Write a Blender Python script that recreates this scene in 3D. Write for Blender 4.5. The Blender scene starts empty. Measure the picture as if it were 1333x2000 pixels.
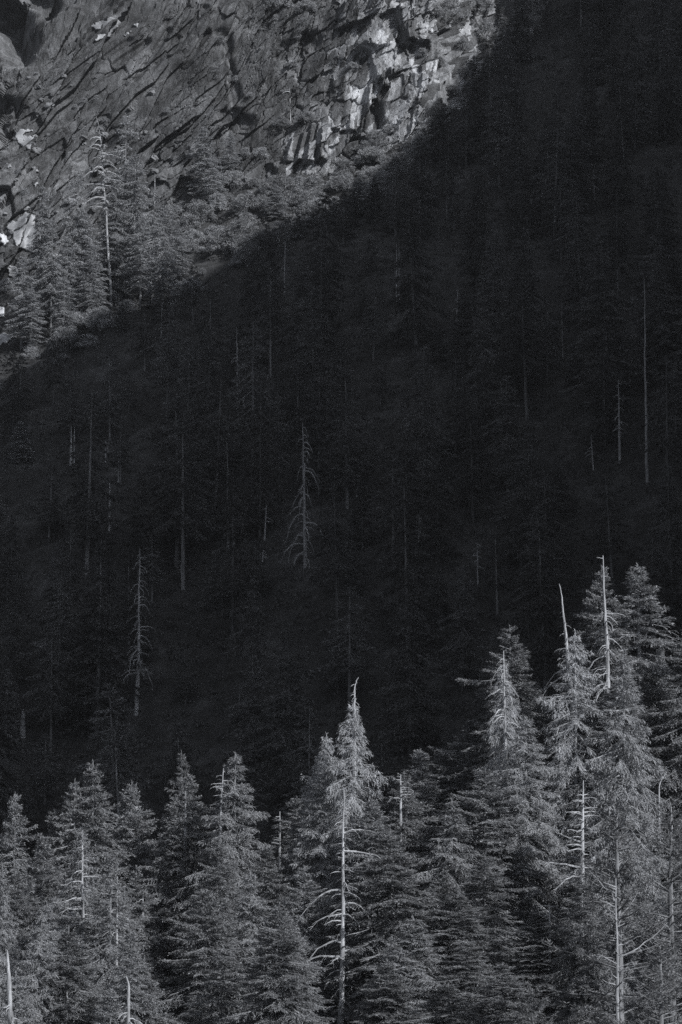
import bpy, math, random
import numpy as np
from mathutils import Vector
from mathutils.bvhtree import BVHTree

# ------------------------------------------------------------------ camera, light, exposure
SC = bpy.context.scene
COL = SC.collection
PITCH = math.radians(8.0)
FPX = 5555.0                                   # focal length in photograph pixels (100 mm on a 36 mm tall frame)
cam_data = bpy.data.cameras.new("camera")
cam_data.sensor_fit = 'VERTICAL'; cam_data.sensor_height = 36.0; cam_data.sensor_width = 24.0
cam_data.lens = 100.0; cam_data.clip_start = 1.0; cam_data.clip_end = 12000.0
cam = bpy.data.objects.new("camera", cam_data); COL.objects.link(cam)
cam.location = (0, 0, 0); cam.rotation_euler = (math.pi / 2 + PITCH, 0, 0)
SC.camera = cam

SUN_AZ = (0.714, -0.70)                         # horizontal direction towards the sun: from the right, a little behind us
SUN_EL = math.radians(36.0)
S = np.array([SUN_AZ[0] * math.cos(SUN_EL), SUN_AZ[1] * math.cos(SUN_EL), math.sin(SUN_EL)])
world = bpy.data.worlds.new("World"); SC.world = world; world.use_nodes = True
wn = world.node_tree; wn.nodes.clear()
sky = wn.nodes.new('ShaderNodeTexSky'); sky.sky_type = 'NISHITA'; sky.sun_disc = False
sky.sun_elevation = SUN_EL; sky.sun_rotation = math.atan2(SUN_AZ[0], SUN_AZ[1])
bw = wn.nodes.new('ShaderNodeRGBToBW')
tint = wn.nodes.new('ShaderNodeMixRGB'); tint.blend_type = 'MULTIPLY'; tint.inputs[0].default_value = 1.0
tint.inputs[2].default_value = (0.94, 0.98, 1.08, 1)
bg = wn.nodes.new('ShaderNodeBackground'); bg.inputs[1].default_value = 0.078
wo = wn.nodes.new('ShaderNodeOutputWorld')
wn.links.new(sky.outputs[0], bw.inputs[0]); wn.links.new(bw.outputs[0], tint.inputs[1])
wn.links.new(tint.outputs[0], bg.inputs[0]); wn.links.new(bg.outputs[0], wo.inputs[0])
sd = bpy.data.lights.new("sun", 'SUN'); sd.energy = 4.4; sd.angle = math.radians(0.5); sd.color = (1.0, 0.99, 0.985)
sun = bpy.data.objects.new("sun", sd); COL.objects.link(sun)
sun.rotation_euler = Vector(S).to_track_quat('Z', 'Y').to_euler(); sun.location = (300, -300, 400)
SC.view_settings.view_transform = 'Standard'; SC.view_settings.look = 'None'
SC.view_settings.exposure = 0.80; SC.view_settings.gamma = 1.0
SC.render.engine = 'CYCLES'
SC.cycles.use_denoising = False                # keep the fine twigs; the little noise left reads as film grain
SC.cycles.max_bounces = 4; SC.cycles.diffuse_bounces = 3
SC.cycles.sample_clamp_indirect = 2.0

# ------------------------------------------------------------------ small helpers
def smooth(a, b, x):
    t = np.clip((np.asarray(x, float) - a) / (b - a), 0, 1)
    return t * t * (3 - 2 * t)

def pix_dir(px, py):
    cx = (px - 666.5) / FPX; cy = (1000.0 - py) / FPX
    c, s = math.cos(PITCH), math.sin(PITCH)
    return np.array([cx, c - s * cy, s + c * cy])

def at_depth(px, py, d):
    v = pix_dir(px, py)
    return v * (d / v[1])

def to_pix(x, y, z):
    c, s = math.cos(PITCH), math.sin(PITCH)
    f = c * y + s * z; u = -s * y + c * z
    return 666.5 + FPX * x / f, 1000.0 - FPX * u / f

def tag(o, label=None, cat=None, group=None, kind=None):
    if label: o['label'] = label
    if cat: o['category'] = cat
    if group: o['group'] = group
    if kind: o['kind'] = kind
    return o

def mesh_data(name, V, Q, mats, midx=None, smooth_faces=False):
    """V: n x 3, Q: list of index arrays (quads or tris) -> one mesh"""
    V = np.asarray(V, np.float32)
    if isinstance(Q, np.ndarray): Q = [Q]
    Q = [q for q in Q if len(q)]
    me = bpy.data.meshes.new(name)
    me.vertices.add(len(V)); me.vertices.foreach_set('co', V.ravel())
    loops = np.concatenate([q.ravel() for q in Q]).astype(np.int32)
    sizes = np.concatenate([np.full(len(q), q.shape[1], np.int32) for q in Q])
    starts = np.concatenate([[0], np.cumsum(sizes)[:-1]]).astype(np.int32)
    me.loops.add(len(loops)); me.loops.foreach_set('vertex_index', loops)
    me.polygons.add(len(sizes)); me.polygons.foreach_set('loop_start', starts)
    me.polygons.foreach_set('loop_total', sizes)
    if midx is not None: me.polygons.foreach_set('material_index', np.asarray(midx, np.int32))
    me.polygons.foreach_set('use_smooth', np.full(len(sizes), smooth_faces))
    for m in (mats if isinstance(mats, (list, tuple)) else [mats]): me.materials.append(m)
    me.update(calc_edges=True)
    return me

def link(name, data, parent=None):
    o = bpy.data.objects.new(name, data); COL.objects.link(o)
    if parent is not None: o.parent = parent
    return o

class Acc:
    """collects quads into one mesh"""
    def __init__(s): s.V = []; s.Q = []; s.n = 0
    def add(s, V, Q):
        s.V.append(np.asarray(V, float)); s.Q.append(np.asarray(Q) + s.n); s.n += len(V)
    def data(s, name, mat, smooth_faces=False):
        return mesh_data(name, np.concatenate(s.V), np.concatenate(s.Q), mat, None, smooth_faces)

def tube(P, R, sides=5, rng=None, rough=0.0):
    P = np.asarray(P, float); R = np.asarray(R, float)
    T = np.gradient(P, axis=0); T /= np.linalg.norm(T, axis=1)[:, None] + 1e-9
    ref = np.array([1.0, 0, 0]) if abs(T[0, 2]) > 0.8 else np.array([0, 0, 1.0])
    A = np.cross(T, ref); A /= np.linalg.norm(A, axis=1)[:, None] + 1e-9
    B = np.cross(T, A)
    th = np.arange(sides) * 2 * math.pi / sides
    RR = np.repeat(R[:, None], sides, 1)
    if rough and rng is not None: RR = RR * (1 + rough * rng.uniform(-1, 1, RR.shape))
    V = P[:, None, :] + RR[:, :, None] * (np.cos(th)[None, :, None] * A[:, None, :] + np.sin(th)[None, :, None] * B[:, None, :])
    n = len(P)
    i = np.arange(n - 1)[:, None] * sides; j = np.arange(sides)[None, :]; k = (j + 1) % sides
    Q = np.stack([i + j, i + k, i + sides + k, i + sides + j], -1).reshape(-1, 4)
    return V.reshape(-1, 3), Q

def blades(acc, P, D, L, W, rng, flat=0.5):
    """leaf sprays: one kite each from base P along D (unit), length L, width W"""
    n = len(P)
    if n == 0: return
    N = rng.normal(0, 1, (n, 3)) * flat; N[:, 2] += 1.0
    Sd = np.cross(D, N); Sd /= np.linalg.norm(Sd, axis=1)[:, None] + 1e-9
    L = np.broadcast_to(L, n)[:, None]; W = np.broadcast_to(W, n)[:, None]
    V = np.stack([P, P + D * L * 0.45 + Sd * W * 0.5, P + D * L, P + D * L * 0.45 - Sd * W * 0.5], 1).reshape(-1, 3)
    acc.add(V, np.arange(n * 4).reshape(-1, 4))

def nrm(a): return a / (np.linalg.norm(a, axis=-1, keepdims=True) + 1e-9)

# value noise and cell noise in numpy
def h2(i, j, k=0):
    n = (i.astype(np.int64) * 374761393 + j.astype(np.int64) * 668265263 + k * 2147483647 + 1442695) & 0x7fffffff
    n = (n ^ (n >> 13)) * 1274126177 & 0x7fffffff
    n = (n ^ (n >> 16)) * 668265263 & 0x7fffffff
    return ((n ^ (n >> 15)) & 0xffffff) / float(0xffffff)

def vnoise(x, y, k=0):
    xi = np.floor(x); yi = np.floor(y); fx = x - xi; fy = y - yi
    fx = fx * fx * (3 - 2 * fx); fy = fy * fy * (3 - 2 * fy)
    xi = xi.astype(int); yi = yi.astype(int)
    a = h2(xi, yi, k); b = h2(xi + 1, yi, k); c = h2(xi, yi + 1, k); d = h2(xi + 1, yi + 1, k)
    return (a * (1 - fx) + b * fx) * (1 - fy) + (c * (1 - fx) + d * fx) * fy

def fbm(x, y, o=4, k=0):
    s = 0; a = 0.5
    for i in range(o):
        s = s + a * (vnoise(x, y, k + i * 7) - 0.5); x = x * 2.03 + 5.1; y = y * 2.03 + 3.3; a *= 0.5
    return s * 2

def facets(x, y, k, tilt=(0, 0), tilt_var=1.0, off=1.0):
    """fractured-rock layer: every cell is a tilted plane at its own offset. returns (height, crack distance)"""
    xi = np.floor(x).astype(int); yi = np.floor(y).astype(int)
    best = np.full(x.shape, 9e9); second = best.copy(); H = np.zeros(x.shape)
    for dx in (-1, 0, 1):
        for dy in (-1, 0, 1):
            ci = xi + dx; cj = yi + dy
            qx = ci + 0.15 + 0.7 * h2(ci, cj, k); qy = cj + 0.15 + 0.7 * h2(ci, cj, k + 11)
            ax = x - qx; ay = y - qy
            d = np.maximum(np.abs(ax), np.abs(ay)) * 0.9 + 0.1 * np.hypot(ax, ay)
            hh = (h2(ci, cj, k + 23) - 0.5) * 2 * off + ax * (tilt[0] + tilt_var * (h2(ci, cj, k + 31) - 0.5) * 2) + ay * (tilt[1] + tilt_var * (h2(ci, cj, k + 43) - 0.5) * 2)
            m = d < best
            second = np.where(m, best, np.minimum(second, d))
            H = np.where(m, hh, H); best = np.where(m, d, best)
    return H, second - best

def cell_id(x, y, k):
    xi = np.floor(x).astype(int); yi = np.floor(y).astype(int); best = np.full(x.shape, 9e9); I = np.zeros(x.shape)
    for dx in (-1, 0, 1):
        for dy in (-1, 0, 1):
            ci = xi + dx; cj = yi + dy
            ax = x - (ci + 0.15 + 0.7 * h2(ci, cj, k)); ay = y - (cj + 0.15 + 0.7 * h2(ci, cj, k + 11))
            d = np.maximum(np.abs(ax), np.abs(ay)) * 0.9 + 0.1 * np.hypot(ax, ay); m = d < best
            I = np.where(m, h2(ci, cj, k + 97), I); best = np.where(m, d, best)
    return I

# ------------------------------------------------------------------ materials (a black and white picture: near-neutral greys)
def grey(v, t=0.035): return (v * (1 - t), v, v * (1 + t * 1.6), 1)

def mat_noise(name, lo, hi, scale=1.0, rough=0.85, spec=0.2, detail=5, objvar=0.0, bump=0.0, stretch=(1, 1, 1), coords='Object'):
    m = bpy.data.materials.new(name); m.use_nodes = True
    nt = m.node_tree; b = nt.nodes['Principled BSDF']
    b.inputs['Roughness'].default_value = rough; b.inputs['Specular IOR Level'].default_value = spec
    tc = nt.nodes.new('ShaderNodeTexCoord'); mp = nt.nodes.new('ShaderNodeMapping'); mp.inputs['Scale'].default_value = stretch
    nz = nt.nodes.new('ShaderNodeTexNoise'); nz.inputs['Scale'].default_value = scale; nz.inputs['Detail'].default_value = detail
    nz.inputs['Roughness'].default_value = 0.65
    cr = nt.nodes.new('ShaderNodeValToRGB'); cr.color_ramp.elements[0].position = 0.3; cr.color_ramp.elements[1].position = 0.7
    cr.color_ramp.elements[0].color = grey(lo); cr.color_ramp.elements[1].color = grey(hi)
    nt.links.new(tc.outputs[coords], mp.inputs[0]); nt.links.new(mp.outputs[0], nz.inputs[0]); nt.links.new(nz.outputs[0], cr.inputs[0])
    col = cr.outputs[0]
    if objvar:
        oi = nt.nodes.new('ShaderNodeObjectInfo'); mr = nt.nodes.new('ShaderNodeMapRange')
        mr.inputs[3].default_value = 1 - objvar; mr.inputs[4].default_value = 1 + objvar
        mx = nt.nodes.new('ShaderNodeVectorMath'); mx.operation = 'SCALE'
        nt.links.new(oi.outputs['Random'], mr.inputs[0]); nt.links.new(col, mx.inputs[0]); nt.links.new(mr.outputs[0], mx.inputs['Scale'])
        col = mx.outputs[0]
    nt.links.new(col, b.inputs['Base Color'])
    if 'needles' in name or 'leaves' in name or 'twigs' in name:      # thin foliage lets some light through
        tr_ = nt.nodes.new('ShaderNodeBsdfTranslucent'); ms = nt.nodes.new('ShaderNodeMixShader'); ms.inputs[0].default_value = 0.35
        nt.links.new(col, tr_.inputs[0]); nt.links.new(b.outputs[0], ms.inputs[1]); nt.links.new(tr_.outputs[0], ms.inputs[2])
        nt.links.new(ms.outputs[0], nt.nodes['Material Output'].inputs['Surface'])
    if bump:
        bp = nt.nodes.new('ShaderNodeBump'); bp.inputs['Strength'].default_value = 1.0; bp.inputs['Distance'].default_value = bump
        nt.links.new(nz.outputs[0], bp.inputs['Height']); nt.links.new(bp.outputs[0], b.inputs['Normal'])
    return m

M = {}
M['needles'] = mat_noise('fir_needles', 0.12, 0.28, 0.9, 0.7, 0.25, 4, 0.16)
M['needles_pale'] = mat_noise('pale_fir_needles', 0.16, 0.32, 0.9, 0.7, 0.25, 4, 0.1)
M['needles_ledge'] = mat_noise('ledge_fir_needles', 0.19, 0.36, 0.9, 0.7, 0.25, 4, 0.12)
M['needles_dry'] = mat_noise('dry_fir_twigs', 0.24, 0.46, 1.2, 0.75, 0.2, 4, 0.08)
M['needles_pine'] = mat_noise('pine_needles', 0.07, 0.23, 1.2, 0.6, 0.3, 4, 0.1)
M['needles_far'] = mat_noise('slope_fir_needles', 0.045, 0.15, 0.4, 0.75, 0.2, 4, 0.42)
M['leaves'] = mat_noise('shrub_leaves', 0.15, 0.34, 0.8, 0.6, 0.3, 4, 0.25)
M['bark'] = mat_noise('fir_bark', 0.07, 0.19, 3.0, 0.9, 0.1, 5, 0.25, 0.0, (1, 1, 0.25))
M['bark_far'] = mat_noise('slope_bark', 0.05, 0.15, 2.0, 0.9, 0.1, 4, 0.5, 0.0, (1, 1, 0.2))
M['deadwood'] = mat_noise('bleached_deadwood', 0.09, 0.37, 2.5, 0.8, 0.2, 5, 0.12, 0.0, (1, 1, 0.2))
M['deadwood_grey'] = mat_noise('weathered_grey_deadwood', 0.13, 0.30, 2.5, 0.85, 0.15, 5, 0.15, 0.0, (1, 1, 0.2))
M['snow'] = mat_noise('snow_grazing_lit', 0.15, 0.29, 0.5, 0.6, 0.3, 6, 0, 0.05)  # grazing light on the upper snow is put into this darker grey
M['snow_sunlit'] = mat_noise('snow_full_sun', 0.28, 0.46, 0.6, 0.6, 0.3, 6, 0, 0.05)  # same snow, paler: full sun at the left edge painted into the grey
M['boulder'] = mat_noise('grey_boulder', 0.06, 0.18, 0.8, 0.9, 0.1, 6, 0.25, 0.1)

def rock_material(name, lo, mid, hi, stain=0.5):
    m = bpy.data.materials.new(name); m.use_nodes = True
    nt = m.node_tree; N = nt.nodes; Lk = nt.links; b = N['Principled BSDF']
    b.inputs['Roughness'].default_value = 0.85; b.inputs['Specular IOR Level'].default_value = 0.2
    tc = N.new('ShaderNodeTexCoord')
    def noise(scale, st, det=6, rough=0.6, dist=0.0):
        mp = N.new('ShaderNodeMapping'); mp.inputs['Scale'].default_value = st[:3]
        if len(st) > 3: mp.inputs['Rotation'].default_value = (0, math.radians(st[3]), 0)
        nz = N.new('ShaderNodeTexNoise'); nz.inputs['Scale'].default_value = scale
        nz.inputs['Detail'].default_value = det; nz.inputs['Roughness'].default_value = rough; nz.inputs['Distortion'].default_value = dist
        Lk.new(tc.outputs['Object'], mp.inputs[0]); Lk.new(mp.outputs[0], nz.inputs[0]); return nz.outputs[0]
    a = noise(0.09, (1, 1, 0.6), 8, 0.68, 0.6)
    s = noise(0.35, (1.0, 1.0, 0.35, 4), 7, 0.7, 1.2)      # long mineral streaks down the face
    g = noise(3.0, (1, 1, 1), 6, 0.75)
    cr = N.new('ShaderNodeValToRGB'); e = cr.color_ramp.elements
    e[0].position = 0.33; e[0].color = grey(lo); e[1].position = 0.72; e[1].color = grey(hi)
    x = e.new(0.52); x.color = grey(mid)
    Lk.new(a, cr.inputs[0])
    sr = N.new('ShaderNodeMapRange'); sr.inputs[1].default_value = 0.38; sr.inputs[2].default_value = 0.62
    sr.inputs[3].default_value = 1 - stain; sr.inputs[4].default_value = 1.6
    Lk.new(s, sr.inputs[0])
    gr = N.new('ShaderNodeMapRange'); gr.inputs[1].default_value = 0.3; gr.inputs[2].default_value = 0.7
    gr.inputs[3].default_value = 0.65; gr.inputs[4].default_value = 1.25
    Lk.new(g, gr.inputs[0])
    mu = N.new('ShaderNodeMath'); mu.operation = 'MULTIPLY'; Lk.new(sr.outputs[0], mu.inputs[0]); Lk.new(gr.outputs[0], mu.inputs[1])
    vm = N.new('ShaderNodeVectorMath'); vm.operation = 'SCALE'; Lk.new(cr.outputs[0], vm.inputs[0]); Lk.new(mu.outputs[0], vm.inputs['Scale'])
    Lk.new(vm.outputs[0], b.inputs['Base Color'])
    bp = N.new('ShaderNodeBump'); bp.inputs['Distance'].default_value = 0.35; bp.inputs['Strength'].default_value = 0.9
    Lk.new(g, bp.inputs['Height']); Lk.new(bp.outputs[0], b.inputs['Normal'])
    return m
M['rock'] = rock_material('granite_cliff', 0.035, 0.072, 0.17, 0.5)
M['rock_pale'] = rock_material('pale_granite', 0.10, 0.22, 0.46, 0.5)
M['ground'] = rock_material('forest_floor_and_talus', 0.015, 0.028, 0.06, 0.3)
M['ridge'] = mat_noise('ridge_rock', 0.05, 0.14, 0.1, 0.95, 0.1, 6, 0, 0.5)

# ------------------------------------------------------------------ terrain
def y_base(x):          # foot of the cliff
    return np.interp(x, [-300, -140, -75, -20, 22, 30, 40, 60, 90, 200, 400], [690, 640, 604, 622, 634, 648, 664, 720, 760, 820, 900])

def slope_z(x, y):
    return 167 + 0.22 * x + (y - 625) * 0.643

def ground_z(x, y):
    x = np.asarray(x, float); y = np.asarray(y, float)
    xc = np.clip(x, -260, 260)
    front = -28 + 0.38 * (np.clip(x, -140, 140) + 31) + (y - 250) * 0.16
    back = slope_z(xc, np.minimum(y, 1100))
    z = front + (back - front) * smooth(285, 350, y)
    hill = -1.75 - 34 * smooth(4, 130, np.hypot(x * 0.5, y)) + np.maximum(0, -y) * 0.02
    z = hill + (z - hill) * smooth(60, 170, y)
    rough = fbm(x * 0.05, y * 0.05, 4, 3) * 5.0 + fbm(x * 0.35, y * 0.35, 3, 9) * 1.2
    return z + rough * smooth(40, 140, y)

xs = np.concatenate([-np.geomspace(5000, 130, 26), np.arange(-125, 126, 1.25), np.geomspace(130, 5000, 26)])
ys = np.concatenate([-np.geomspace(4000, 20, 16), np.arange(-15, 300, 5.0), np.arange(300, 780, 1.25), np.geomspace(785, 7000, 30)])
X, Y = np.meshgrid(xs, ys); Z = ground_z(X, Y)
GV = np.stack([X, Y, Z], -1).reshape(-1, 3); nx = len(xs); ny = len(ys)
def grid_quads(nx, ny):
    i = np.arange(nx - 1)[None, :]; j = np.arange(ny - 1)[:, None]
    a = j * nx + i
    return np.stack([a, a + 1, a + nx + 1, a + nx], -1).reshape(-1, 4)
GQ = grid_quads(nx, ny)
g = link('terrain_ground', mesh_data('terrain_ground', GV, GQ, M['ground'], None, True))
tag(g, 'rough forest floor and talus rising from the valley to the foot of the cliff', 'ground', None, 'structure')

# the cliff: a fractured sheet standing on the top of the slope
cx = np.concatenate([np.linspace(-300, -125, 60), np.arange(-124.8, 60, 0.2), np.linspace(60.5, 380, 110)])
ch = np.concatenate([np.linspace(-22, -8.2, 12), np.arange(-8, 58, 0.2), np.linspace(58.5, 110, 50)])
CX, CH = np.meshgrid(cx, ch)
YB = y_base(CX)
k_ = np.array([0.25] * 1)
YBs = np.interp(cx, cx, y_base(cx))
for _ in range(60): YBs[1:-1] = (YBs[:-2] + 2 * YBs[1:-1] + YBs[2:]) / 4
YB = np.broadcast_to(YBs[None, :], CX.shape)
lean = np.interp(CX, [-100, -60, -40, -20, 5, 20, 60], [0.62, 0.6, 0.55, 0.45, 0.30, 0.22, 0.3])
AR = np.concatenate([[0], np.cumsum(np.hypot(np.diff(cx), np.diff(YBs)))]) ; AR = AR - np.interp(0, cx, AR)
AX = np.broadcast_to(AR[None, :], CX.shape)
ZB = slope_z(CX, YB)
PY = YB + lean * CH; PZ = ZB + CH
ppx, ppy = to_pix(CX, PY, PZ)                  # where each bit of rock stands in the photograph, used to lay out the big forms
# joints lean to the right on the slabs, stand nearly upright on the buttress
butt = smooth(430, 640, ppx)
sh = 0.38 * (1 - butt) + 0.22 * butt
wx = AX + (2.6 - 1.7 * butt) * fbm(AX * 0.07, CH * 0.07, 4, 50); wh = CH + (2.6 - 1.7 * butt) * fbm(AX * 0.07 + 9, CH * 0.07, 4, 60)
U = wx - sh * wh; W = wh - 0.38 * wx * (1 - butt)
D = 3.5 * fbm(AX * 0.035, CH * 0.035, 4, 5) * (1 + 0.4 * butt)
tl = 2.6 * (1 - butt) + 1.0 * butt             # faces mostly look away from the sun, the narrow steps look at it
H, C = facets(U / 8.5, W / 14.0, 1, (tl * 0.8, 0.5), 1.8, 1.0); D += (1.35 + 0.5 * butt) * H
H, C1 = facets((wx + 0.2 * wh * (1 - butt) - 0.15 * wh * butt) / 4.2, W / 6.0, 77, (tl * 0.3, 0.2), 1.9, 0.9); tal = (1 - butt) * smooth(70, 260, ppy); rough_ = butt + (1 - butt) * (0.25 + 0.75 * smooth(0.5, 0.7, vnoise(AX * 0.06 + 11, CH * 0.08, 29))); D += 0.7 * H * (1 - 0.55 * tal) * rough_; D -= (0.3 + 0.25 * butt) * (1 - smooth(0.0, 0.08, C1)) * (vnoise(AX * 0.2, CH * 0.15, 9) > 0.4 + 0.2 * (1 - butt))
broken = smooth(0.42, 0.62, vnoise(AX * 0.11 + 3, CH * 0.11, 19)) # some faces stay whole, others are shattered
H, C2 = facets(U / 1.6, W / 2.2, 155, (tl * 0.08, 0.0), 1.9, 1.0); D += (0.10 + 0.26 * broken) * H * (1 - 0.6 * tal) * (0.6 + 0.4 * butt) * rough_; D -= 0.14 * broken * (1 - smooth(0, 0.12, C2))
H, C3 = facets(U / 0.6, W / 1.3, 211, (0, 0), 1.4, 0.8); D += (0.02 + 0.07 * broken) * H * rough_
talus = (1 - butt) * smooth(70, 260, ppy)
H, C4 = facets(wx / 7.5 + 40 + wh * 0.03, W / 5.6, 301, (0.8, -0.2), 1.9, 1.0); D += (1.25 * H - 0.35 * (1 - smooth(0.0, 0.05, C4))) * talus
H, C5 = facets(wx / 2.6 + 40, W / 2.0, 331, (0.3, -0.2), 1.8, 1.0); D += (0.5 * H - 0.3 * (1 - smooth(0.0, 0.1, C5))) * talus * (0.3 + 0.7 * broken)
H, C6 = facets((AX - 0.12 * CH + 1.0 * fbm(AX * 0.05, CH * 0.05, 2, 61)) / 2.3, CH / 13.0, 601, (0.6, 0.0), 1.2, 1.0); D += 0.75 * H * butt
D += 0.3 * (0.4 + 0.6 * rough_) * fbm(AX * 0.5, CH * 0.5, 4, 400)

def seg_dist(px, py, a, b):
    ax, ay = a; bx, by = b; vx, vy = bx - ax, by - ay
    t = np.clip(((px - ax) * vx + (py - ay) * vy) / (vx * vx + vy * vy), 0, 1)
    return np.hypot(px - ax - t * vx, py - ay - t * vy), t
def line_y(px, pts):
    pts = sorted(pts); return np.interp(px, [p[0] for p in pts], [p[1] for p in pts])
def overhang(pts, amp, up=40, down=45, soft=14):
    """rock above the line juts out, rock below it is undercut"""
    global D
    x0 = min(p[0] for p in pts); x1 = max(p[0] for p in pts)
    rag = 5 * fbm(AX * 0.25, CH * 0.25, 3, 500)
    side = smooth(x0 - soft, x0 + soft, ppx) * (1 - smooth(x1 - soft, x1 + soft, ppx))
    dy = ppy - line_y(ppx, pts) + rag
    D = D + side * amp * np.where(dy < 0, np.exp(dy / up), -np.exp(-dy / down))
def groove(pts, width, depth):
    global D
    for a, b in zip(pts[:-1], pts[1:]):
        d, t = seg_dist(ppx + 0.5 * width * fbm(AX * 0.12, CH * 0.12, 3, 510), ppy + 0.5 * width * fbm(AX * 0.12 + 7, CH * 0.12, 3, 520), a, b)
        D = D - depth * np.exp(-(d / width) ** 4)
def bump(c, rx, ry, amp, p=2):
    global D
    r = np.hypot((ppx - c[0]) / rx, (ppy - c[1]) / ry); D = D + amp * np.exp(-r ** (2 * p) / 1.0)
def block(poly, amp, tl=0.0, soft=3.0):
    """a column or block: polygon that stands proud, its face turned by tl"""
    global D
    n = len(poly); ins = np.full(ppx.shape, 9e9)
    area = sum(poly[i][0] * poly[(i + 1) % n][1] - poly[(i + 1) % n][0] * poly[i][1] for i in range(n))
    sg = 1 if area > 0 else -1
    for i in range(n):
        (ax, ay), (bx, by) = poly[i], poly[(i + 1) % n]
        vx, vy = bx - ax, by - ay; l = math.hypot(vx, vy)
        ins = np.minimum(ins, sg * (vx * (ppy - ay) - vy * (ppx - ax)) / l)
    m = smooth(-soft, soft, ins); mx = sum(p[0] for p in poly) / n
    D = D + m * (amp + tl * (ppx - mx) / 9.0)
bump((770, 140), 120, 190, 3.5, 1)
overhang([(655, 62), (700, 48), (745, 30), (775, 20)], 1.7, 60, 20)
overhang([(782, 90), (805, 86), (835, 92)], 1.1, 18, 9, 6)
overhang([(640, 262), (700, 268), (735, 272)], 0.9, 60, 40, 8)
overhang([(250, 150), (300, 120), (350, 80)], 0.6, 40, 30, 12)
overhang([(100, 170), (150, 130), (190, 105)], 0.5, 40, 30, 12)
block([(770, 22), (815, 25), (838, 60), (835, 92), (786, 92), (775, 50)], 2.6, -0.3)
block([(722, 138), (733, 136), (732, 178), (722, 172)], 1.8, 0)
block([(745, 148), (756, 150), (758, 175), (748, 174)], 1.8, 0)
block([(708, 178), (717, 178), (716, 215), (706, 258), (697, 255), (704, 210)], 2.4, 0)
block([(740, 140), (790, 128), (800, 200), (770, 262), (742, 240)], 1.1, 0.5)
block([(800, 150), (842, 170), (850, 235), (835, 260), (800, 255)], 2.0, 0.4)
block([(690, 100), (760, 55), (770, 100), (720, 110)], 1.4, -0.6)
for k, (a, b, w) in enumerate([((578, 268), (562, 322), 8), ((598, 262), (580, 325), 9), ((612, 248), (594, 330), 9), ((627, 262), (618, 328), 9)]):
    block([(a[0] - w, a[1]), (a[0] + w, a[1]), (b[0] + w, b[1]), (b[0] - w, b[1])], 1.8 + 0.4 * (k % 2), -0.9, 2)
block([(520, 322), (620, 322), (612, 362), (540, 352)], 1.6, -0.1)
block([(645, 270), (700, 275), (690, 300), (660, 330), (640, 330)], 1.2, 0.2)
groove([(872, 30), (868, 90), (852, 150)], 8, 4.0)
groove([(728, 178), (736, 255)], 9, 3.2)
groove([(890, 60), (878, 130)], 6, 2.6)
groove([(650, 130), (650, 240)], 16, 1.2)
groove([(430, 60), (470, 200)], 10, 1.5)
groove([(560, 95), (610, 80)], 20, 3.0)
groove([(440, 225), (480, 240)], 16, 2.4)
groove([(-20, 0), (20, 40), (45, 85)], 34, 12.0)
groove([(60, -20), (95, 8)], 22, 6.0)
groove([(-20, 200), (20, 210)], 20, 4.0)
for k, (a, b) in enumerate([((150, 110), (215, 60)), ((185, 118), (255, 75)), ((230, 120), (290, 80)), ((270, 150), (330, 60)), ((300, 130), (350, 70)), ((340, 100), (400, 20)), ((360, 130), (410, 60)), ((150, 88), (200, 40))]):
    groove([a, b], 6, 1.6)
top = smooth(85, 110, CH)
# outward direction of the sheet
gy = np.gradient(YBs, cx)[None, :] * np.ones_like(CX)
Nn = nrm(np.stack([gy, -np.ones_like(CX), lean * 0.3], -1))
CP = np.stack([CX, PY, PZ], -1) + Nn * D[..., None]
# a cap running back from the top of the wall so that it is a mountain, not a sheet
capr = []
for k in range(1, 9):
    r = CP[-1].copy(); r[:, 1] += k * 60; r[:, 2] += k * 22 + 8 * fbm(r[:, 0] * 0.02, np.full(len(r), k * 1.0), 2, 70); capr.append(r)
CPa = np.concatenate([CP, np.array(capr)], 0)
CV = CPa.reshape(-1, 3); CQ = grid_quads(len(cx), CPa.shape[0])
# some blocks of the buttress are of fresher, paler granite
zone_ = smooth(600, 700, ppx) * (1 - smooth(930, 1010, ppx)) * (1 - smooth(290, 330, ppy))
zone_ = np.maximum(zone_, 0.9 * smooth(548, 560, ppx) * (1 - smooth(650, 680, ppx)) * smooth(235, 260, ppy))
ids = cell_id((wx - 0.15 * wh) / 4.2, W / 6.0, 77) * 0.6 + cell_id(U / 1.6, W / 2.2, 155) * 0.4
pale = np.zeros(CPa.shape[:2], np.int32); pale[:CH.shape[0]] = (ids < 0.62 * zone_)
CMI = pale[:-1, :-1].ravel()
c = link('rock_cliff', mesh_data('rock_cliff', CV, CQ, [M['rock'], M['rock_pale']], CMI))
tag(c, 'tall fractured granite cliff with slabs, columns and overhangs above the forest', 'cliff', None, 'structure')

# one lookup surface for putting things on the ground or the rock
near = (CV[:, 0] > -140) & (CV[:, 0] < 130)
bvh_g = BVHTree.FromPolygons(GV.tolist(), GQ.tolist())
sub = CP[::3, ::3]; bvh_c = BVHTree.FromPolygons(sub.reshape(-1, 3).tolist(), grid_quads(sub.shape[1], sub.shape[0]).tolist())
def hit(px, py):
    d = Vector(pix_dir(px, py)).normalized(); best = None
    for b in (bvh_g, bvh_c):
        r = b.ray_cast(Vector((0, 0, 0)), d, 3000)
        if r[0] is not None and (best is None or r[3] < best[3]): best = r
    return np.array(best[0]), np.array(best[1])
def drop(x, y):
    """height of ground or rock under a point"""
    z = -1e9
    for b in (bvh_g, bvh_c):
        r = b.ray_cast(Vector((x, y, 900)), Vector((0, 0, -1)), 2000)
        if r[0] is not None and (b is bvh_g or y > y_base(x) + 4): z = max(z, r[0].z)
    return z

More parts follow.
